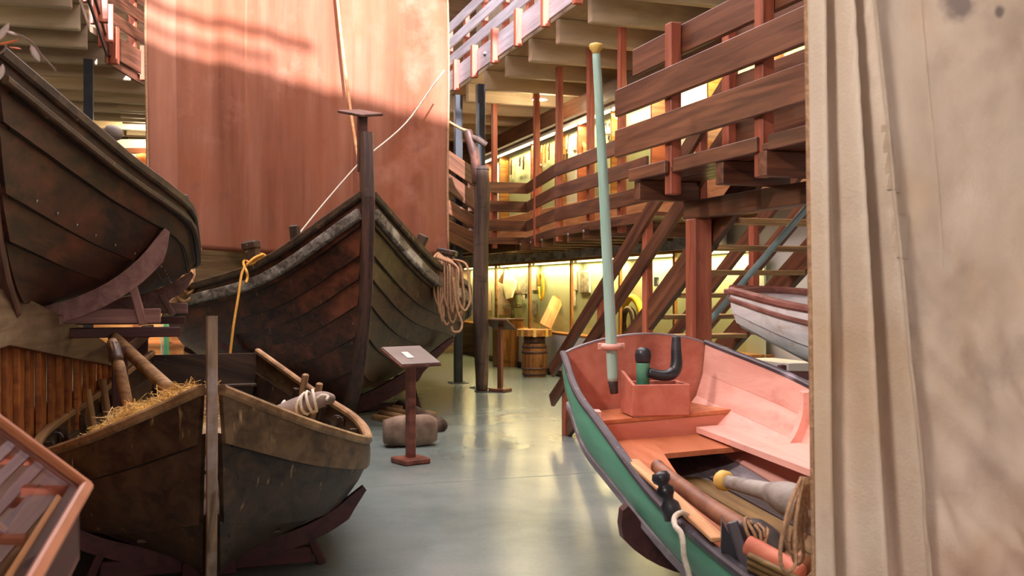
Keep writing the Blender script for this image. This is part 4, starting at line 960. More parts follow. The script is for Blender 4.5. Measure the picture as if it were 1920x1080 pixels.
# transom with crowned top
tz = [gr.w(0, i/10, 1) for i in range(11)]; tr = [gr.w(0, i/10, -1) for i in range(11)]
crown = []
for i in range(1, 14):
    f = i/14; q = tz[-1].lerp(tr[-1], f); crown.append(q+Vector((0, 0, .095*math.sin(math.pi*f)**.8)))
prism('transom', tz+crown+tr[::-1][:-1], gr.M.to_3x3() @ Vector((-.035, 0, 0)), 'transom_paint', B4)
cap_pts = [tz[-1]]+crown+[tr[-1]]; sweep('transom_cap', [p+gr.M.to_3x3() @ Vector((-.017, 0, .004)) for p in cap_pts], rect(.04, .012, .3), 'purple_grey_paint', B4)
# knee on the right side
for side, sx in ((-1, .24), (1, .24), (-1, .52)): rib(gr, 'knee', B4, 'pink_paint', sx, side, .42, .99, .05, .07)
def slab(name, px, z, th, mat, parent): 
    pts = [on_z(x, y, z) for x, y in px]; return prism(name, pts, (0, 0, -th), mat, parent)
zb = .83
bx_ = gr.M.to_3x3() @ Vector((1, 0, 0)); by_ = gr.M.to_3x3() @ Vector((0, 1, 0))
def gl(x, y, z): # green boat local: x from transom, y to the right of the picture
    return gr.M @ Vector((x, y, z+y*gr.heel))
def inner(s_x, z, side):       # half width inside planking at height z (local)
    best = None
    for i in range(60):
        u = i/59; q = gr.p(s_x/gr.L, u, side, -.014)
        if best is None or abs(q.z-z) < best[0]: best = (abs(q.z-z), abs(q.y))
    return best[1]
def seat(name, x0, x1, z, mat, th=.03, y0=None, y1=None, n=6):
    L_ = []; R_ = []
    for i in range(n+1):
        x = x0+(x1-x0)*i/n
        yl = -inner(x, z-.03, 1) if y0 is None else (y0(x) if callable(y0) else y0); yr = inner(x, z+.03, -1) if y1 is None else (y1(x) if callable(y1) else y1)
        L_.append(gl(x, yl, z)); R_.append(gl(x, yr, z))
    pts = L_+R_[::-1]; V = [gr.M.inverted() @ p for p in pts]+[gr.M.inverted() @ (p-Vector((0, 0, th))) for p in pts]; m = len(pts); Fc = []
    for i in range(n):
        a0, a1, b0, b1 = i, i+1, m-1-i, m-2-i
        Fc.append([a0, a1, b1, b0]); Fc.append([m+b0, m+b1, m+a1, m+a0])
    Fc += [[i, i+m, (i+1) % m+m, (i+1) % m] for i in range(m)]
    o = mesh(name, V, Fc, mat, B4, gr.M); fix_normals(o.data); return o
seat('stern_bench', .02, .50, zb, 'orange_paint', .03)
seat('bench_front', .47, .50, zb-.02, 'transom_paint', .17)
seat('cross_seat', .50, 1.05, .69, 'orange_paint', .03, y1=.35)
seat('side_bench', .5, 3.4, .695, 'orange_paint', .035, y1=lambda x: -.07-.26*min(1, max(0, (x-.7)/1.3))-.12*min(1, max(0, (x-2)/1)))
seat('side_bench', .52, 3.6, .74, 'pink_paint', .035, y0=lambda x: .24+.02*x)
for k in range(6): board('bottom_board', gl(.9, -.36+.145*k, .50), gl(4.6, -.30+.12*k, .50), .135, .02, 'floor_board_olive' if k < 4 else 'bilge_dark', B4)
# tiller housing box with carved peg and black handle
tb = P(1224, 768, 6.36); tb = gl(.36, .02, zb)
tbx = thing('tiller_box', 'pink wooden box with a green peg and curved black handle on the stern bench', 'box', tb)
rt = (gl(0, 1, 0)-gl(0, 0, 0)); rt.z = 0; rt.normalize(); fw = bx_.normalized()
def tq(r, f, z): return tb+rt*r+fw*f+Vector((0, 0, z))
for (r0, f0, r1, f1, hh) in ((-.19, .14, .19, .14, .20), (.19, -.13, .19, .14, .2), (-.19, -.13, .19, -.13, .2)):
    board('side_board', tq(r0, f0, hh/2), tq(r1, f1, hh/2), .02, hh, 'transom_paint', tbx)
prism('side_board', [tq(-.19, -.13, 0), tq(-.19, .14, 0), tq(-.19, .14, .2), tq(-.19, -.13, .27)], rt*.02, 'transom_paint', tbx)
pg_ = lathe('peg', [(0, 0), (.042, 0), (.045, .27), (.046, .28)], 'green_paint', tbx, Matrix.Translation(tq(-.075, .0, .05)), 16)
lathe('peg_head', [(.047, 0), (.052, .02), (.055, .05), (.05, .08), (.03, .098), (0, .103)], 'black_paint', pg_, Matrix.Translation(tq(-.075, .0, .33)), 18)
tube('handle', [tq(-.05, .04, .27), tq(.03, .06, .25), tq(.10, .06, .26), tq(.135, .05, .31), tq(.14, .03, .42), tq(.145, .02, .5)], [.032, .036, .04, .04, .034, .028], 'black_paint', tbx, 12, 24)
# tall green pole
gp = thing('mast_pole', 'tall pale green pole with a brass knob, standing in the stern of the green boat', 'pole', P(1152, 735, 6.6))
tube('shoe', [P(1152, 738, 6.62), P(1149, 712, 6.62)], [.026, .034], 'iron', gp, 12, 3)
tube('shaft', [P(1149.5, 715, 6.62), P(1146, 640, 6.62), P(1137, 450, 6.58), P(1127, 260, 6.5), P(1117.5, 92, 6.4)], [.036, .038, .035, .031, .025], 'pole_green', gp, 14, 20)
lathe('knob', [(.024, -.03), (.03, -.01), (.042, .0), (.045, .02), (.04, .032), (.02, .038), (0, .039)], 'brass_yellow', gp, Matrix.Translation(P(1117.5, 92, 6.4)), 16)
br = P(1147, 650, 6.62)
board('clamp', br+Vector((-.09, .03, 0)), br+Vector((.09, .03, 0)), .02, .045, 'pink_paint', gp); tube('clamp_ring', [br+Vector((.056*math.cos(a), .056*math.sin(a), 0)) for a in [math.pi+i*math.pi/8 for i in range(9)]], .02, 'pink_paint', gp, 8)
# oars and fittings
def oar(label, pts, rs, mat, tipmat, tip, n=24, tr=.05):
    t = thing('oar', label, 'oar', pts[0]); tube('shaft', pts, rs, mat, t, 12, n)
    if tip: lathe('grip', [(0, -.015), (tr*.8, -.015), (tr, 0), (tr, .03), (tr*.7, .045), (0, .05)], tipmat, t, zmat(pts[0], Vector(pts[1])-Vector(pts[0])), 16)
    return t
oar('brown oar lying along the left gunwale of the green boat', [P(1232, 874, 4.62), P(1266, 903, 4.4), P(1340, 958, 3.95), P(1440, 1022, 3.5), P(1505, 1062, 3.3)], [.03, .034, .038, .04, .04], 'oar_brown', 'oar_brown', True, tr=.032)
wo = oar('grey oar with a yellow collar lying inside the green boat', [P(1353, 900, 4.7), P(1400, 912, 4.55), P(1440, 922, 4.45), P(1475, 934, 4.35), P(1530, 955, 4.25)], [.028, .036, .044, .075, .08], 'oar_grey', 'brass_yellow', True, tr=.048)
oar('salmon painted spar lying beside the black bracket in the green boat', [P(1402, 1022, 3.35), P(1440, 1042, 3.3), P(1500, 1078, 3.2)], .034, 'oar_salmon', 'oar_salmon', False)
tp_ = thing('carved_thole', 'black carved knob on the left gunwale of the green boat', 'fitting', P(1255, 960, 3.85))
lathe('knob', [(r*.72, z*.70) for r, z in ((0, 0), (.055, 0), (.05, .08), (.03, .105), (.036, .125), (.052, .15), (.05, .17), (.032, .185), (.028, .195), (.046, .212), (.052, .235), (.042, .26), (0, .27))], 'black_paint', tp_, zmat(P(1264, 962, 3.85)-Vector((0, 0, .02)), (-.32, .05, 1)), 18)
kb = thing('iron_bracket', 'black triangular oar bracket on the green boat near the linen sail', 'fitting', P(1370, 1060, 3.4))
prism('plate', [P(1353, 976, 3.5), P(1352, 1046, 3.5), P(1408, 1078, 3.42), P(1400, 1060, 3.42)], (.01, .06, .01), 'black_paint', kb)
board('face_strip', P(1372, 978, 3.47), P(1408, 1088, 3.4), .04, .04, 'gunwale_dark', kb, up=(1, 0, .3))
slabp = [P(1178, 856, 4.75), P(1195, 858, 4.78), P(1350, 975, 3.7), P(1351, 1030, 3.62), P(1300, 985, 3.85)]
tw = board('gunwale_filler', P(1186, 864, 4.68), P(1348, 1012, 3.58), .06, .018, 'tan_wood', B4)
for k in range(3): tube('dark_slat', [P(1405, 1042+k*12, 3.3), P(1500, 1088+k*12, 3.1)], .012, 'floor_board_olive', B4, 6)
sr = thing('white_rope', 'white rope looped over the left gunwale of the green boat', 'rope', P(1280, 1080, 3.7))
tube('loop', [P(1292, 968, 3.85), P(1278, 961, 3.8), P(1265, 970, 3.72), P(1266, 986, 3.66), P(1277, 1000, 3.62), P(1281, 1020, 3.6), P(1283, 1045, 3.6), P(1292, 1078, 3.6), P(1296, 1110, 3.6)], .011, 'rope_white', sr, 8, 44)
nb = thing('net_bundle', 'dark knotted net bundle tied with cord on the green boat oars', 'bundle', P(1430, 1000, 3.55))
tube('net_roll', [P(1390, 1000, 3.45), P(1415, 998, 3.45), P(1445, 1020, 3.4), P(1462, 1040, 3.35)], [.03, .05, .05, .03], 'bilge_dark', nb, 10, 14)
for k in range(9):
    c_ = P(1398+k*8, 1000+k*3.6, 3.42); tube('cord', [c_+Vector((.012*math.sin(2*a+k), .055*math.cos(a), .052*math.sin(a))) for a in [i*.55+k for i in range(12)]], .006, 'rope_tan', nb, 5)
cradle('dark cradle with curved arms under the green boat', gr, (.40, .8), .72, 'cradle_dark', w=.07, t=.11, off=.04, tip=.05, leg=False)
# ================================================================== SMALL WHITE BOAT
wb_ = Hull(1.545, 7.0, 1.80, 3.4, [0, .12, .3, .6, 1], [.05, .36, .52, .58, .4], [1.63, 1.57, 1.50, 1.46, 1.5], lambda s: 1.38-.40*min(1, s*4), R=.10, bow=(.5, .1, .95, .45), mid=(.7, .08, 1.0, .45), heel=.14, bowlen=.15)
B5 = boat('dinghy', 'small worn white dinghy with red brown rails, beside the linen sail', wb_)
for side in (-1, 1):
    for k in range(3): strake(wb_, 'strake', B5, 'white_hull_paint', (0, .35, .62)[k], (.35, .62, 1)[k], side, .012)
    sheer_rail(wb_, 'gunwale', B5, 'boat_red_brown', side, .07, .05, 1.0, .0, .01)
    sheer_rail(wb_, 'rubbing_strake', B5, 'boat_red_brown', side, .025, .03, .88, .025)
    for s in (.3, .5): rib(wb_, 'rib', B5, 'boat_red_brown', s, side, .2, .98, .05, .04)
board('bow_plate', wb_.w(0, 1, 1)+Vector((-.02, 0, .0)), wb_.w(.06, 1, -1)+Vector((0, 0, .01)), .1, .04, 'boat_red_brown', B5)
for s in (.35, .6): board('thwart', wb_.w(s, .8, -1), wb_.w(s, .8, 1), .16, .025, 'boat_red_brown', B5)
ws = thing('boat_stand', 'dark red stand carrying the small white dinghy', 'stand', Vector((P(1466, 540, 6.9).x, 6.9, 0)))
post('stand_post', Vector((P(1466, 540, 6.85).x, 6.85, 0)), 0, 1.12, .05, .05, 'cradle_dark', ws); post('stand_post', Vector((P(1466, 540, 6.85).x+.9, 6.6, 0)), 0, 1.05, .05, .05, 'cradle_dark', ws)
board('stand_beam', Vector((P(1466, 540, 6.85).x-.05, 6.87, 1.05)), Vector((P(1466, 540, 6.85).x+1.0, 6.57, 1.05)), .06, .06, 'cradle_dark', ws)
# ================================================================== LINEN SAIL (near right)
LS0 = P(1508, 540, 2.6); LS0.z = 0
def linen_fn(u, v):
    w = 1.45*u; z = .80+2.6*v
    W = .155+.17*max(0, (2.45-z)/1.6)                  # width of the gathered strip along the free edge
    q = w/W; d = 0.0
    if q < 1.25:
        k = 1 if q < 1 else (1.25-q)/.25
        ph = .5*math.sin(z*1.1)+.35*mnoise.noise(Vector((0, z*1.3, 2)))
        d += k*(.056*math.sin(2*math.pi*2.1*q+ph)+.020*math.sin(2*math.pi*4.6*q+ph*2+1.2+z))*(.55+.45*min(1, q*3))
    t = min(1, max(0, (q-.9)/.5)); low = max(0, min(1, (2.05-z)/.9))
    ac = w*.80+z*.60; al = w*.60-z*.80
    n1 = mnoise.noise(Vector((w*3.0, z*1.4, 1.7))); n2 = mnoise.noise(Vector((ac*7+n1*.8, al*1.9, 4.1))); n3 = mnoise.noise(Vector((ac*17+n1, al*4.5, 8.3))); n4 = mnoise.noise(Vector((w*14, z*11, 2.2)))
    d += t*(.020*n1+(.052*n2+.026*n3)*(.15+.9*low)+.004*n4)
    d += .05*w*w
    return LS0+BX*(w+.018*(1-v))+Vector((0, 0, z))-AX*d
ls = thing('linen_sail', 'pale patched linen sail hanging at the right, in front of the green boat', 'sail', LS0+Vector((0, 0, .8)))
cloth('cloth', ls, 'linen', linen_fn, 260, 240, .004, LS0+Vector((0, 0, 1.5)))
tube('hem', [linen_fn(0, i/40) for i in range(41)], .006, 'rope_tan', ls, 6)
def patch(name, u0, u1, v0, v1, mat='linen', tilt=0):
    n = 30; V = []
    for j in range(n+1):
        for i in range(n+1):
            u = u0+(u1-u0)*i/n+tilt*(j/n-.5); v = v0+(v1-v0)*j/n; V.append(linen_fn(u, v)-AX*.007)
    o = mesh(name, V, [[j*(n+1)+i, j*(n+1)+i+1, (j+1)*(n+1)+i+1, (j+1)*(n+1)+i] for j in range(n) for i in range(n)], mat, ls, None, True)
    md = o.modifiers.new('thickness', 'SOLIDIFY'); md.thickness = .003; return o
cloth_mat('linen_patch', '#bba58f', '#d0bda8', [('#a58f78', 4.0, 0.5, 0.8, 2)], 0.9, (14, 140), 0.05, (2, 9, 9))
patch('patch', .135, .215, .357, .402, 'linen_patch'); patch('patch', .128, .185, .425, .492, 'linen_patch', -.02)
sweep('seam', [linen_fn((.155+.17*max(0, (2.45-(.80+2.6*v/40))/1.6))/1.45, v/40)-AX*.004 for v in range(41)], rect(.008, .004, .2), 'linen_patch', ls, up=tuple(-AX))
sweep('seam', [linen_fn(.20+.14*(1-v/40)**1.0, v/40)-AX*.003 for v in range(14, 41)], rect(.004, .003, .2), 'linen_patch', ls, up=tuple(-AX))
tube('sail_spar', [LS0+BX*-.1+Vector((0, 0, 3.42)), LS0+BX*1.6+Vector((0, 0, 3.42))], .03, 'stem_dark', ls, 10)
for k in range(2): tube('spar_line', [LS0+BX*(.2+1.0*k)+Vector((0, 0, 3.42)), LS0+BX*(.2+1.0*k)+Vector((0, 0, 8.95))], .006, 'rope_tan', ls, 6)
hk = thing('rope_hank', 'tan rope hank hanging at the lower left edge of the linen sail', 'rope', P(1490, 1060, 2.9))
for k in range(4):
    x = 1462+k*11; yb = 1070-[0, 34, 14, 60][k]; d = 2.62+.035*k; w_ = 30-4*k
    tube('strand', [P(1503+k*3, 895, d+.05), P(x+16, 955, d), P(x+2, yb-50, d-.02), P(x+3, yb-12, d-.02), P(x+w_/2, yb+2, d-.01), P(x+w_, yb-14, d), P(x+w_-2, yb-60, d+.01), P(x+w_+4, 950, d+.02), P(1508+k*3, 895, d+.05)], .0055, 'rope_tan', hk, 7, 44)
# ================================================================== LECTERNS, BARREL TABLE, POST, FLOOR THINGS
def lectern(label, base, hgt, yaw, pw, pd, tilt, panel, wood_, plate_note=True):
    t = thing('lectern', label, 'lectern', base)
    x = Vector((math.cos(yaw), math.sin(yaw), 0)); y = Vector((-x.y, x.x, 0))
    box('base_block', base, .28, .28, .055, wood_, t, xdir=x, c=.012)
    post('column', base, .05, hgt, .075, .075, wood_, t, xdir=x)
    c = base+Vector((0, 0, hgt+.02)); n = (Vector((0, 0, 1))*math.cos(tilt)-y*math.sin(tilt)); sl = (y*math.cos(tilt)+Vector((0, 0, 1))*math.sin(tilt))
    board('panel_tray', c-x*pw/2, c+x*pw/2, pd, .025, wood_, t, up=tuple(n))
    board('text_panel', c-x*(pw/2-.01)+n*.018, c+x*(pw/2-.01)+n*.018, pd-.02, .012, panel, t, up=tuple(n))
    if plate_note: board('caption_card', c-x*(pw*.18)+n*.027-sl*pd*.02, c-x*(pw*.02)+n*.027-sl*pd*.02, pd*.32, .004, 'paper', t, up=tuple(n))
    return t
lectern('wooden lectern with a grey sloping text panel in front of the large boat', G(770, 868), .98, .64, .44, .42, .36, 'lectern_panel', 'lectern_wood')
lectern('dark lectern standing right of the old wooden post', G(938, 734), 1.05, 2.6, .42, .34, .5, 'book_dark', 'stained_board', False)
bt0 = G(1002, 706)
bt = thing('barrel_table', 'old wooden barrel carrying an octagonal table top, in front of the display cases', 'table', bt0)
ns_ = 18
R_ = lambda z: .215+.03*math.sin(math.pi*z/.62)
Vst = []; Fst = []
for j in range(6):
    z = .0+.62*j/5; w = math.pi/ns_*.97; r = R_(z)
    for (rr, aa) in ((r, -w), (r, w), (r-.025, w), (r-.025, -w)): Vst.append((rr*math.cos(aa), rr*math.sin(aa), z))
for j in range(5):
    for k in range(4): Fst.append([j*4+k, j*4+(k+1) % 4, (j+1)*4+(k+1) % 4, (j+1)*4+k])
Fst += [[3, 2, 1, 0], [20, 21, 22, 23]]
me = bpy.data.meshes.new('stave'); me.from_pydata(Vst, [], Fst); fix_normals(me); me.materials.append(MATS['barrel_wood'])
for k in range(ns_): link(bpy.data.objects.new('stave', me), bt, Matrix.Translation(bt0) @ Matrix.Rotation(2*math.pi*k/ns_, 4, 'Z'))
for z in (.06, .16, .46, .56): lathe('hoop', [(R_(z)+.004, -.02), (R_(z)+.012, -.018), (R_(z)+.012, .018), (R_(z)+.004, .02)], 'stem_dark', bt, Matrix.Translation(bt0+Vector((0, 0, z))), 36)
oct_ = [bt0+Vector((.34*math.cos(math.pi/8+k*math.pi/4), .34*math.sin(math.pi/8+k*math.pi/4), .76)) for k in range(8)]
prism('table_top', oct_, (0, 0, .12), 'oak', bt); lathe('neck', [(.2, .6), (.2, .77)], 'stem_dark', bt, Matrix.Translation(bt0), 18)
for k in range(8):
    p0, p1 = oct_[k], oct_[(k+1) % 8]; m = (p0+p1)/2; n = (m-bt0); n.z = 0; n.normalize(); d = (p1-p0).normalized()
    board('edge_plaque', m-d*.03+n*.006+Vector((0, 0, .06)), m+d*.03+n*.006+Vector((0, 0, .06)), .01, .14, 'brass_yellow', bt)
cb = thing('cabinet', 'dark wooden cabinet with a glass box on top, behind the dark lectern', 'cabinet', G(952, 688))
c0 = G(952, 688)+Vector((0, .2, 0)); box('body', c0, .55, .4, .98, 'barrel_wood', cb); box('top_board', c0+Vector((0, 0, .98)), .58, .44, .03, 'stained_board', cb)
for s in (-1, 1): board('glass_side', c0+BX*.26*s-AX*.18+Vector((0, 0, 1.16)), c0+BX*.26*s+AX*.18+Vector((0, 0, 1.16)), .006, .28, 'case_glass', cb, c=.0005)
board('glass_front', c0-BX*.26-AX*.18+Vector((0, 0, 1.16)), c0+BX*.26-AX*.18+Vector((0, 0, 1.16)), .006, .28, 'case_glass', cb, c=.0005)
board('glass_top', c0-BX*.27+Vector((0, 0, 1.305)), c0+BX*.27+Vector((0, 0, 1.305)), .38, .006, 'case_glass', cb, c=.0005)
lathe('bottle', [(0, 0), (.04, 0), (.04, .08), (.015, .11), (.015, .15), (0, .15)], 'dark_tool', cb, Matrix.Translation(c0+Vector((.1, 0, 1.015))), 12)
sd = thing('sloping_panel', 'yellowish sloping reading panel standing behind the barrel table', 'sign', G(1040, 690))
p = P(1035, 585, 18.9); board('panel_board', P(1022, 612, 18.8), P(1046, 560, 19.3), .03, .0+.24, 'tan_wood', sd, up=(.9, .4, 0)); board('panel_board', P(1030, 590, 19.03), P(1048, 558, 19.33), .01, .2, 'oak', sd, up=(.9, .4, 0))
post('leg', G(1040, 695), 0, .95, .05, .05, 'stained_board', sd)
# old crooked post
op = thing('old_post', 'tall weathered wooden post with a crooked forked top, right of the red sail', 'post', G(905, 734))
d = 15.85
wp = [P(904, 734, d), P(903, 660, d), P(901, 560, d), P(902, 450, d), P(904, 380, d), P(901, 312, d)]
tube('trunk', wp, [.085, .12, .125, .12, .125, .13], 'driftwood', op, 12, 28)
tube('crook', [P(893, 345, d-.02), P(892, 310, d-.05), P(887, 280, d-.08), P(880, 256, d-.1), P(877, 244, d-.1)], [.07, .08, .085, .08, .06], 'stem_dark', op, 10, 18)
tube('stick', [P(881, 247, d-.1), P(862, 240, d-.1), P(840, 227, d-.1)], [.03, .024, .018], 'worn_rail', op, 8, 10)
tube('side_peg', [P(884, 256, d-.12), P(900, 264, d-.2), P(912, 272, d-.2)], [.04, .05, .05], 'driftwood', op, 8, 8)
tube('iron_band', [P(901, 312, d)+Vector((.135*math.cos(a), .135*math.sin(a), -.05)) for a in [i*.524 for i in range(13)]], .008, 'iron', op, 6)
box('foot_plate', G(905, 735), .22, .2, .015, 'iron', op)
# stone block and poles under the big boat
sb = G(766, 840); Vs = []
sx = 14
for i in range(11):
    f = i/10
    for k in range(sx):
        a = 2*math.pi*k/sx; ca, sa = math.cos(a), math.sin(a); r = (abs(ca)**4+abs(sa)**4)**-.25
        q = Vector((-.27+.54*f, .15*r*ca, .16+.16*r*sa)); n = mnoise.noise(q*5)*.05+mnoise.noise(q*13)*.02; e = 1-.22*abs(2*f-1)**3
        Vs.append((q.x, q.y*(e+n*2), .16+(q.z-.16)*(e+n*2)))
Fs = [[i*sx+k, i*sx+(k+1) % sx, (i+1)*sx+(k+1) % sx, (i+1)*sx+k] for i in range(10) for k in range(sx)]+[list(range(sx))[::-1], [10*sx+k for k in range(sx)]]
o = mesh('hewn_block', Vs, Fs, 'stone', None, Matrix.Translation(sb+Vector((0, .15, 0))) @ Matrix.Rotation(.3, 4, 'Z'), True); tag(o, 'rough hewn block lying on the floor behind the lectern', 'block')
for k, (x0, y0, x1, y1, r) in enumerate(((700, 768, 800, 792, .042), (712, 760, 812, 786, .042), (725, 754, 818, 778, .042), (738, 750, 816, 770, .04), (752, 745, 828, 790, .075))):
    A_ = on_z(x0, y0+14, .1); B_ = on_z(x1, y1+8, r)
    t = tube('floor_pole', [A_, (A_+B_)/2, B_], r, 'worn_rail' if k < 4 else 'driftwood', None, 12)
    tag(t, ['nearest thin pole', 'second thin pole', 'third thin pole', 'farthest thin pole', 'thick grey log'][k]+' lying on the floor under the large boat', 'pole', 'poles under the large boat')
# ================================================================== VITRINE, NEAR LEFT
C0 = Vector((-.955, 2.2, 1.212)); E1 = Vector((-.16, -.10, .17)); E2 = Vector((.095, -.45, -.08)); N_ = E1.cross(E2).normalized()
if N_.z < 0: N_ = -N_
vt = thing('desk_vitrine', 'slanted desk vitrine with an orange wooden frame, lower left foreground', 'display case', (C0.x, C0.y, 0))
p00, p10, p11, p01 = C0, C0+E1*2.4, C0+E1*2.4+E2*2.2, C0+E2*2.2
prism('pane', [p00, p10, p11, p01], -N_*.006, 'vitrine_glass', vt)
e1, e2 = E1.normalized(), E2.normalized()
board('frame_bar', p00-e2*.014-e1*.02, p10-e2*.014, .022, .03, 'case_orange', vt, up=tuple(N_)); board('frame_bar', p00-e1*.012-e2*.022, p01-e1*.012, .028, .03, 'case_orange', vt, up=tuple(N_))
dn = Vector((0, 0, -.16))
prism('side_board', [p00, p01, p01+dn, p00+dn], e1*.02, 'cradle_dark', vt)
board('inner_strip', p00+e1*.045+e2*.05-N_*.03, p01+e1*.045-N_*.03, .05, .008, 'black_paint', vt, up=tuple(N_)); board('inner_strip', p00+e1*.022+e2*.06-N_*.02, p01+e1*.022-N_*.02, .012, .008, 'white_panel', vt, up=tuple(N_)); prism('end_board', [p00, p10, p10+dn*2.4, p00+dn], e2*.02, 'lectern_wood', vt)
prism('tray', [p00+dn, p10+dn*2.4, p11+dn*2.4, p01+dn], (0, 0, .015), 'lectern_wood', vt)
fl_ = lambda q: Vector((q.x, q.y, 0))
prism('pedestal', [fl_(p00+E1*.5+E2*.2), fl_(p10), fl_(p11), fl_(p01+E1*.5)], (0, 0, 1.0), 'cradle_dark', vt)
def vit(r, f, up): return C0+E1*r+E2*f+dn*(1+r*.55)+Vector((0, 0, .02+up))
t = thing('wooden_block', 'pale wooden block inside the slanted desk vitrine', 'block', vit(1.0, .7, 0)); board('block_body', vit(.75, .62, .05), vit(2.1, .62, .05), .12, .10, 'tan_wood', t, c=.01)
t = thing('net_float', 'white oval net float inside the slanted desk vitrine', 'float', vit(.4, .9, 0)); lathe('float_body', [(0, -.03), (.015, -.026), (.024, 0), (.015, .026), (0, .03)], 'bone', t, zmat(vit(.32, .95, .02), E2), 12)
t = thing('line_coil', 'yellow cord coil inside the slanted desk vitrine', 'rope', vit(.7, .25, 0)); tube('coil', [vit(.75, .3, .02)+e1*.06*math.cos(a)+e2*.09*math.sin(a)+Vector((0, 0, a*.001)) for a in [i*.4 for i in range(40)]], .004, 'rope_yellow', t, 6)
t = thing('knife', 'long grey blade lying along the edge of the desk vitrine', 'knife', vit(.2, .5, 0)); board('blade', vit(.22, .15, .02), vit(.2, 1.1, .02), .02, .006, 'iron', t)
# hanging ornament, near top left
ho = thing('dried_flower', 'orange and white dried flower sprig at the top left edge', 'flower', P(0, 90, 2.6))
tube('sprig_stem', [P(-60, 60, 2.6), P(20, 62, 2.6), P(58, 78, 2.6), P(80, 105, 2.6), P(106, 133, 2.6)], .0025, 'twig', ho, 5, 24)
tube('hanging_thread', [P(-60, 60, 2.6), P(-62, 20, 2.6), Vector((P(-62, 20, 2.6).x, 2.6, 8.98))], .0012, 'twig', ho, 5)
def petal(px, py, r, mat, ax):
    c_ = P(px, py, 2.6); V = []; ax = Vector(ax)
    for j in range(5):
        for i in range(8):
            a = i*.785; t_ = j/4; V.append(ax*(t_-.5)*2*r+Vector((math.cos(a), math.sin(a)*.6, math.sin(a)*.3))*r*.5*math.sin(math.pi*min(.98, t_+.02))**.7)
    o = mesh('petal', V, [[j*8+i, j*8+(i+1) % 8, (j+1)*8+(i+1) % 8, (j+1)*8+i] for j in range(4) for i in range(8)]+[list(range(8)), [32+i for i in range(8)]], mat, ho, Matrix.Translation(c_), True)
for (x, y, r, m, ax) in ((14, 80, .028, 'petal_orange', (1, 0, .3)), (6, 60, .024, 'petal_white', (.6, 0, 1)), (22, 62, .018, 'petal_white', (1, 0, -.4)), (66, 100, .022, 'petal_white', (.5, 0, -1)), (2, 135, .02, 'petal_white', (.2, 0, 1)), (28, 90, .016, 'petal_orange', (1, 0, -.2))): petal(x, y, r, m, ax)
tube('sprig_stem', [P(-60, 120, 2.6), P(0, 100, 2.6), P(14, 80, 2.6)], .0025, 'twig', ho, 5, 10)
# ================================================================== THINGS IN THE CASES
def case_pt(px, py, b):       # point on the plane b = const
    a_ = a_at(px, b); q = ab(a_, b); return Vector((q.x, q.y, H+(540-py)/F*q.y))
def card(px0, px1, py0, py1, mat, b, label, name='paper_sheet', cat='paper', group=None, th=.01):
    p0, p1 = case_pt(px0, (py0+py1)/2, b), case_pt(px1, (py0+py1)/2, b); hh = (py1-py0)/F*((p0+p1)/2).y
    o = board(name, p0, p1, th, hh, mat, None, c=.001); tag(o, label, cat, group); return o
BB = FB+.24
g1 = 'sheets in the lower display cases'
card(915, 921, 545, 582, 'paper_pink', BB, 'narrow pink sheet just right of the old post', group=g1)
card(931, 938, 510, 544, 'paper_pink', BB, 'pink sheet left of the folded cream object', group=g1)
card(934, 957, 545, 590, 'paper_pink', BB, 'large pink picture board below the folded cream object', group=g1)
card(942, 955, 571, 579, 'photo_grey', BB-.02, 'dark photograph on the pink picture board', 'photo', 'photo', g1)
card(976, 988, 510, 551, 'photo_grey', BB, 'grey photograph right of the hanging lantern', 'photo', 'photo', g1)
card(978, 983, 553, 561, 'paper', BB-.02, 'small white card beside the lantern', group=g1)
card(997, 1006, 513, 544, 'paper_pink', BB, 'pink sheet left of the yellow oval hoop', group=g1)
card(998, 1006, 563, 590, 'photo_grey', BB, 'narrow picture strip below left of the yellow oval hoop', 'photo', 'photo', g1)
card(1073, 1082, 508, 544, 'paper_pink', BB, 'pink sheet left of the framed picture', group=g1)
card(1074, 1079, 545, 573, 'paper', BB, 'narrow pale sheet below the pink one, left of the stairs', group=g1)
fp = thing('framed_picture', 'framed pale landscape picture in the lower case left of the stairs', 'picture', case_pt(1097, 528, BB))
pA, pB = case_pt(1087, 528, BB), case_pt(1107, 528, BB); hh = 41/F*pA.y
board('picture_frame', pA, pB, .02, hh, 'white_panel', fp); board('picture_print', pA.lerp(pB, .08)-BX*.012, pA.lerp(pB, .92)-BX*.012, .004, hh*.9, 'photo_grey', fp, c=.0005)
cm = thing('bailing_scoop', 'folded cream coloured scoop hanging in the lower display case', 'scoop', case_pt(955, 540, BB-.1))
b_ = BB-.1
prism('front_leaf', [case_pt(949, 504, b_+.09), case_pt(970, 530, b_-.01), case_pt(961, 558, b_-.13), case_pt(951, 561, b_-.14), case_pt(945, 534, b_-.03)], -BX*.03, 'bone', cm)
prism('side_leaf', [case_pt(934, 529, b_+.0), case_pt(945, 534, b_-.02), case_pt(951, 561, b_-.11), case_pt(948, 558, b_-.10)], -BX*.03, 'bone', cm)
prism('wood_back', [case_pt(934, 526, b_+.05), case_pt(947, 505, b_+.05), case_pt(968, 548, b_+.05), case_pt(956, 569, b_+.05), case_pt(950, 560, b_+.05)], BX*.03, 'oak', cm)
la = thing('lantern', 'old storm lantern hanging in the lower display case', 'lantern', case_pt(971, 576, BB-.12)); lp_ = case_pt(971, 577, BB-.12)
lathe('lantern_base', [(0, 0), (.09, 0), (.09, .03), (.05, .06), (.05, .08)], 'dark_tool', la, Matrix.Translation(lp_), 14); lathe('chimney', [(.05, .08), (.075, .16), (.06, .24), (.045, .28)], 'case_glass', la, Matrix.Translation(lp_), 14)
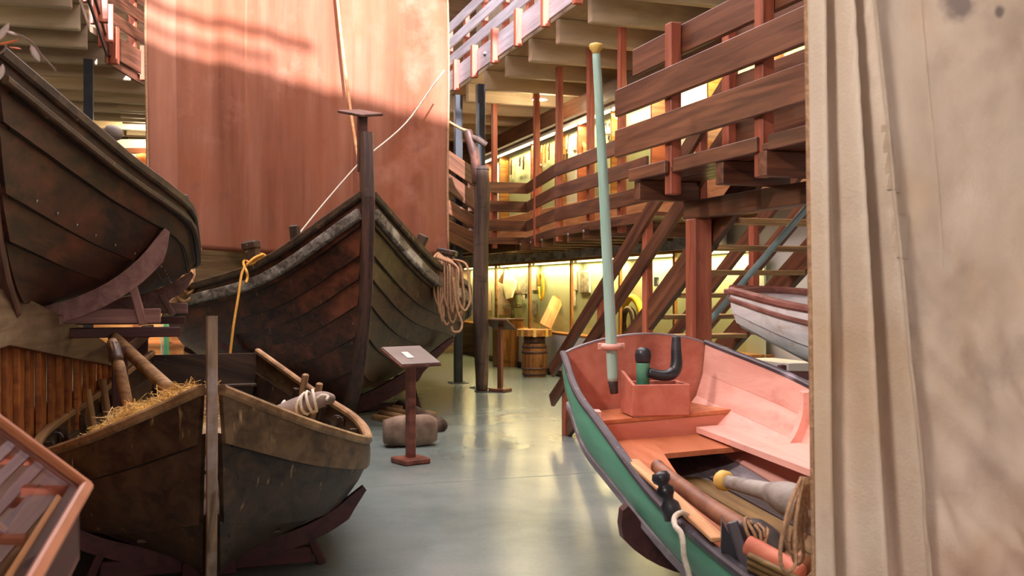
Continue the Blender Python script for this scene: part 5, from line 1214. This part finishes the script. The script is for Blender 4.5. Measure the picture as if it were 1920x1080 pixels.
lathe('lantern_cap', [(.06, .28), (.065, .3), (.035, .34), (.03, .38), (0, .38)], 'dark_tool', la, Matrix.Translation(lp_), 14)
for s in (-1, 1): tube('guard_wire', [lp_+Vector((.08*s, 0, .02)), lp_+Vector((.1*s, 0, .16)), lp_+Vector((.07*s, 0, .32)), lp_+Vector((0, 0, .4))], .006, 'dark_tool', la, 6, 14)
tube('hanging_wire', [lp_+Vector((0, 0, .38)), lp_+Vector((0, 0, .76))], .004, 'dark_tool', la, 5)
hc = case_pt(1015, 537, BB-.06); o = tube('oval_hoop', [hc+AX*.12*math.cos(a)+Vector((0, 0, .265*math.sin(a)))*1.0 for a in [i*2*math.pi/32 for i in range(33)]], .028, 'yellow_rubber', None, 8); tag(o, 'yellow oval wooden hoop on the green case wall', 'hoop')
rc = case_pt(1185, 600, BB-.08); o = tube('yellow_ring', [rc+AX*.36*math.cos(a)+Vector((0, 0, .36*math.sin(a))) for a in [i*2*math.pi/36 for i in range(37)]], .06, 'yellow_rubber', None, 10); tag(o, 'big yellow ring behind the stair railings', 'ring')
o = tube('dark_ring', [rc-BX*.06+AX*.20*math.cos(a)+Vector((0, 0, -.04+.22*math.sin(a))) for a in [i*2*math.pi/30 for i in range(31)]], .05, 'dark_tool', None, 8); tag(o, 'dark round coil in front of the big yellow ring', 'coil')
sw = thing('wall_switch', 'small white wall switch seen between the stair rails', 'switch', case_pt(1231, 528, FB-.05)); board('switch_plate', case_pt(1227, 528, FB-.05), case_pt(1235, 528, FB-.05), .02, .14, 'white_panel', sw); board('rocker', case_pt(1229, 528, FB-.065), case_pt(1233, 528, FB-.065), .02, .07, 'paper', sw)
# upper level tools
BU = FB+.22
def tool(px, py0, py1, w, mat, label, kind='hand_tool', grp='small tools in the upper cases'):
    p0, p1 = case_pt(px, py1, BU), case_pt(px+w*.3, py0, BU); t = thing(kind, label, 'tool', p1, grp)
    wd = w/F*p0.y
    board('tool_handle', p0, p0.lerp(p1, .6), wd*.45, wd*.5, mat, t, up=tuple(AX), c=.004)
    prism('tool_head', [p0.lerp(p1, .55)+AX*wd*.35, p0.lerp(p1, .55)-AX*wd*.35, p1-AX*wd*.6, p1+Vector((0, 0, .02)), p1+AX*wd*.6], -BX*.03, mat, t)
tl = [(943, 316, 330, 6, 'dark_tool', 'small dark tool at the left of the pale upper case'), (951, 303, 328, 6, 'oak', 'light wooden tool left in the pale upper case'), (958, 300, 328, 6, 'dark_tool', 'broad dark wooden tool beside the light one'),
      (974, 296, 312, 6, 'dark_tool', 'left of two dark fork-like tools'), (981, 294, 318, 6, 'dark_tool', 'right of two dark fork-like tools'),
      (1010, 274, 300, 6, 'oak', 'orange spoon at the left of its case'), (1016, 274, 302, 6, 'case_orange', 'orange spoon with a broad head'), (1022, 273, 305, 5, 'oak', 'long light spoon in the row of orange spoons'), (1029, 270, 300, 5, 'dark_tool', 'dark long-handled tool right of the orange spoons'),
      (1057, 290, 312, 5, 'dark_tool', 'dark tool below the pinned papers, left one'), (1063, 289, 312, 5, 'dark_tool', 'dark tool below the pinned papers, right one'),
      (1136, 231, 241, 3, 'dark_tool', 'small black blade right of the green pole, left one'), (1143, 233, 240, 3, 'dark_tool', 'tiny black blade right of the green pole, middle one'), (1151, 228, 239, 3, 'dark_tool', 'small black blade at the landing edge'), (1142, 256, 270, 4, 'dark_tool', 'black blade on the lower row right of the green pole')]
for (px, y0, y1, w, m, lab) in tl: tool(px, y0, y1, w, m, lab)
g2 = 'sheets in the upper display cases'
for (x0, x1, y0, y1, m, lab) in ((936, 942, 305, 330, 'paper_pink', 'pink text sheet at the left of the pale upper case'), (1054, 1064, 252, 280, 'paper_pink', 'pinned sheet left of the orange divider'), (1073, 1081, 256, 281, 'paper_pink', 'pinned pink sheet right of the orange divider'), (1083, 1088, 252, 283, 'paper', 'narrow white sheet right of the pinned sheets'),
    (1131, 1145, 244, 250, 'paper', 'white caption strip under the small black blades'), (1048, 1054, 257, 294, 'paper', 'long narrow white sheet left in the paper case'), (1139, 1146, 283, 290, 'paper', 'white card low right of the green pole'), (1260, 1285, 105, 150, 'paper_pink', 'pink sheet seen above the landing rails'), (1345, 1375, 140, 175, 'paper_pink', 'pink sheet between the landing rails'), (1440, 1452, 105, 150, 'paper', 'white sheet at the right of the landing rails'), (1470, 1495, 100, 145, 'paper_pink', 'framed pink sheet by the linen sail edge')):
    card(x0, x1, y0, y1, m, BU+.04, lab, group=g2)
for i, (x, y) in enumerate(((945, 333), (958, 331), (973, 323), (981, 321), (1009, 307), (1014, 309), (1021, 311), (1028, 302), (1076, 300), (1062, 315))):
    card(x-2.5, x+2.5, y-2, y+2, 'paper', BU+.02, 'tiny white caption card below the '+['small dark tool in the pale upper case', 'broad dark wooden tool', 'left fork-like tool', 'right fork-like tool', 'leftmost orange spoon', 'broad-headed orange spoon', 'long light spoon', 'dark long-handled tool', 'pinned pink sheet', 'two dark tools under the papers'][i], 'caption_card', 'card', 'caption cards in the upper cases')
bb = thing('bent_frame', 'curved wooden frame piece in the upper case left of the green pole', 'wood piece', case_pt(1095, 290, BU-.06))
tube('curved_piece', [case_pt(1088, 262, BU-.06), case_pt(1096, 275, BU-.06), case_pt(1093, 295, BU-.06), case_pt(1086, 310, BU-.06)], .04, 'tan_wood', bb, 8, 14)
tube('slanted_piece', [case_pt(1106, 302, BU-.06), case_pt(1113, 292, BU-.06), case_pt(1122, 283, BU-.06)], .05, 'case_orange', bb, 8, 8)
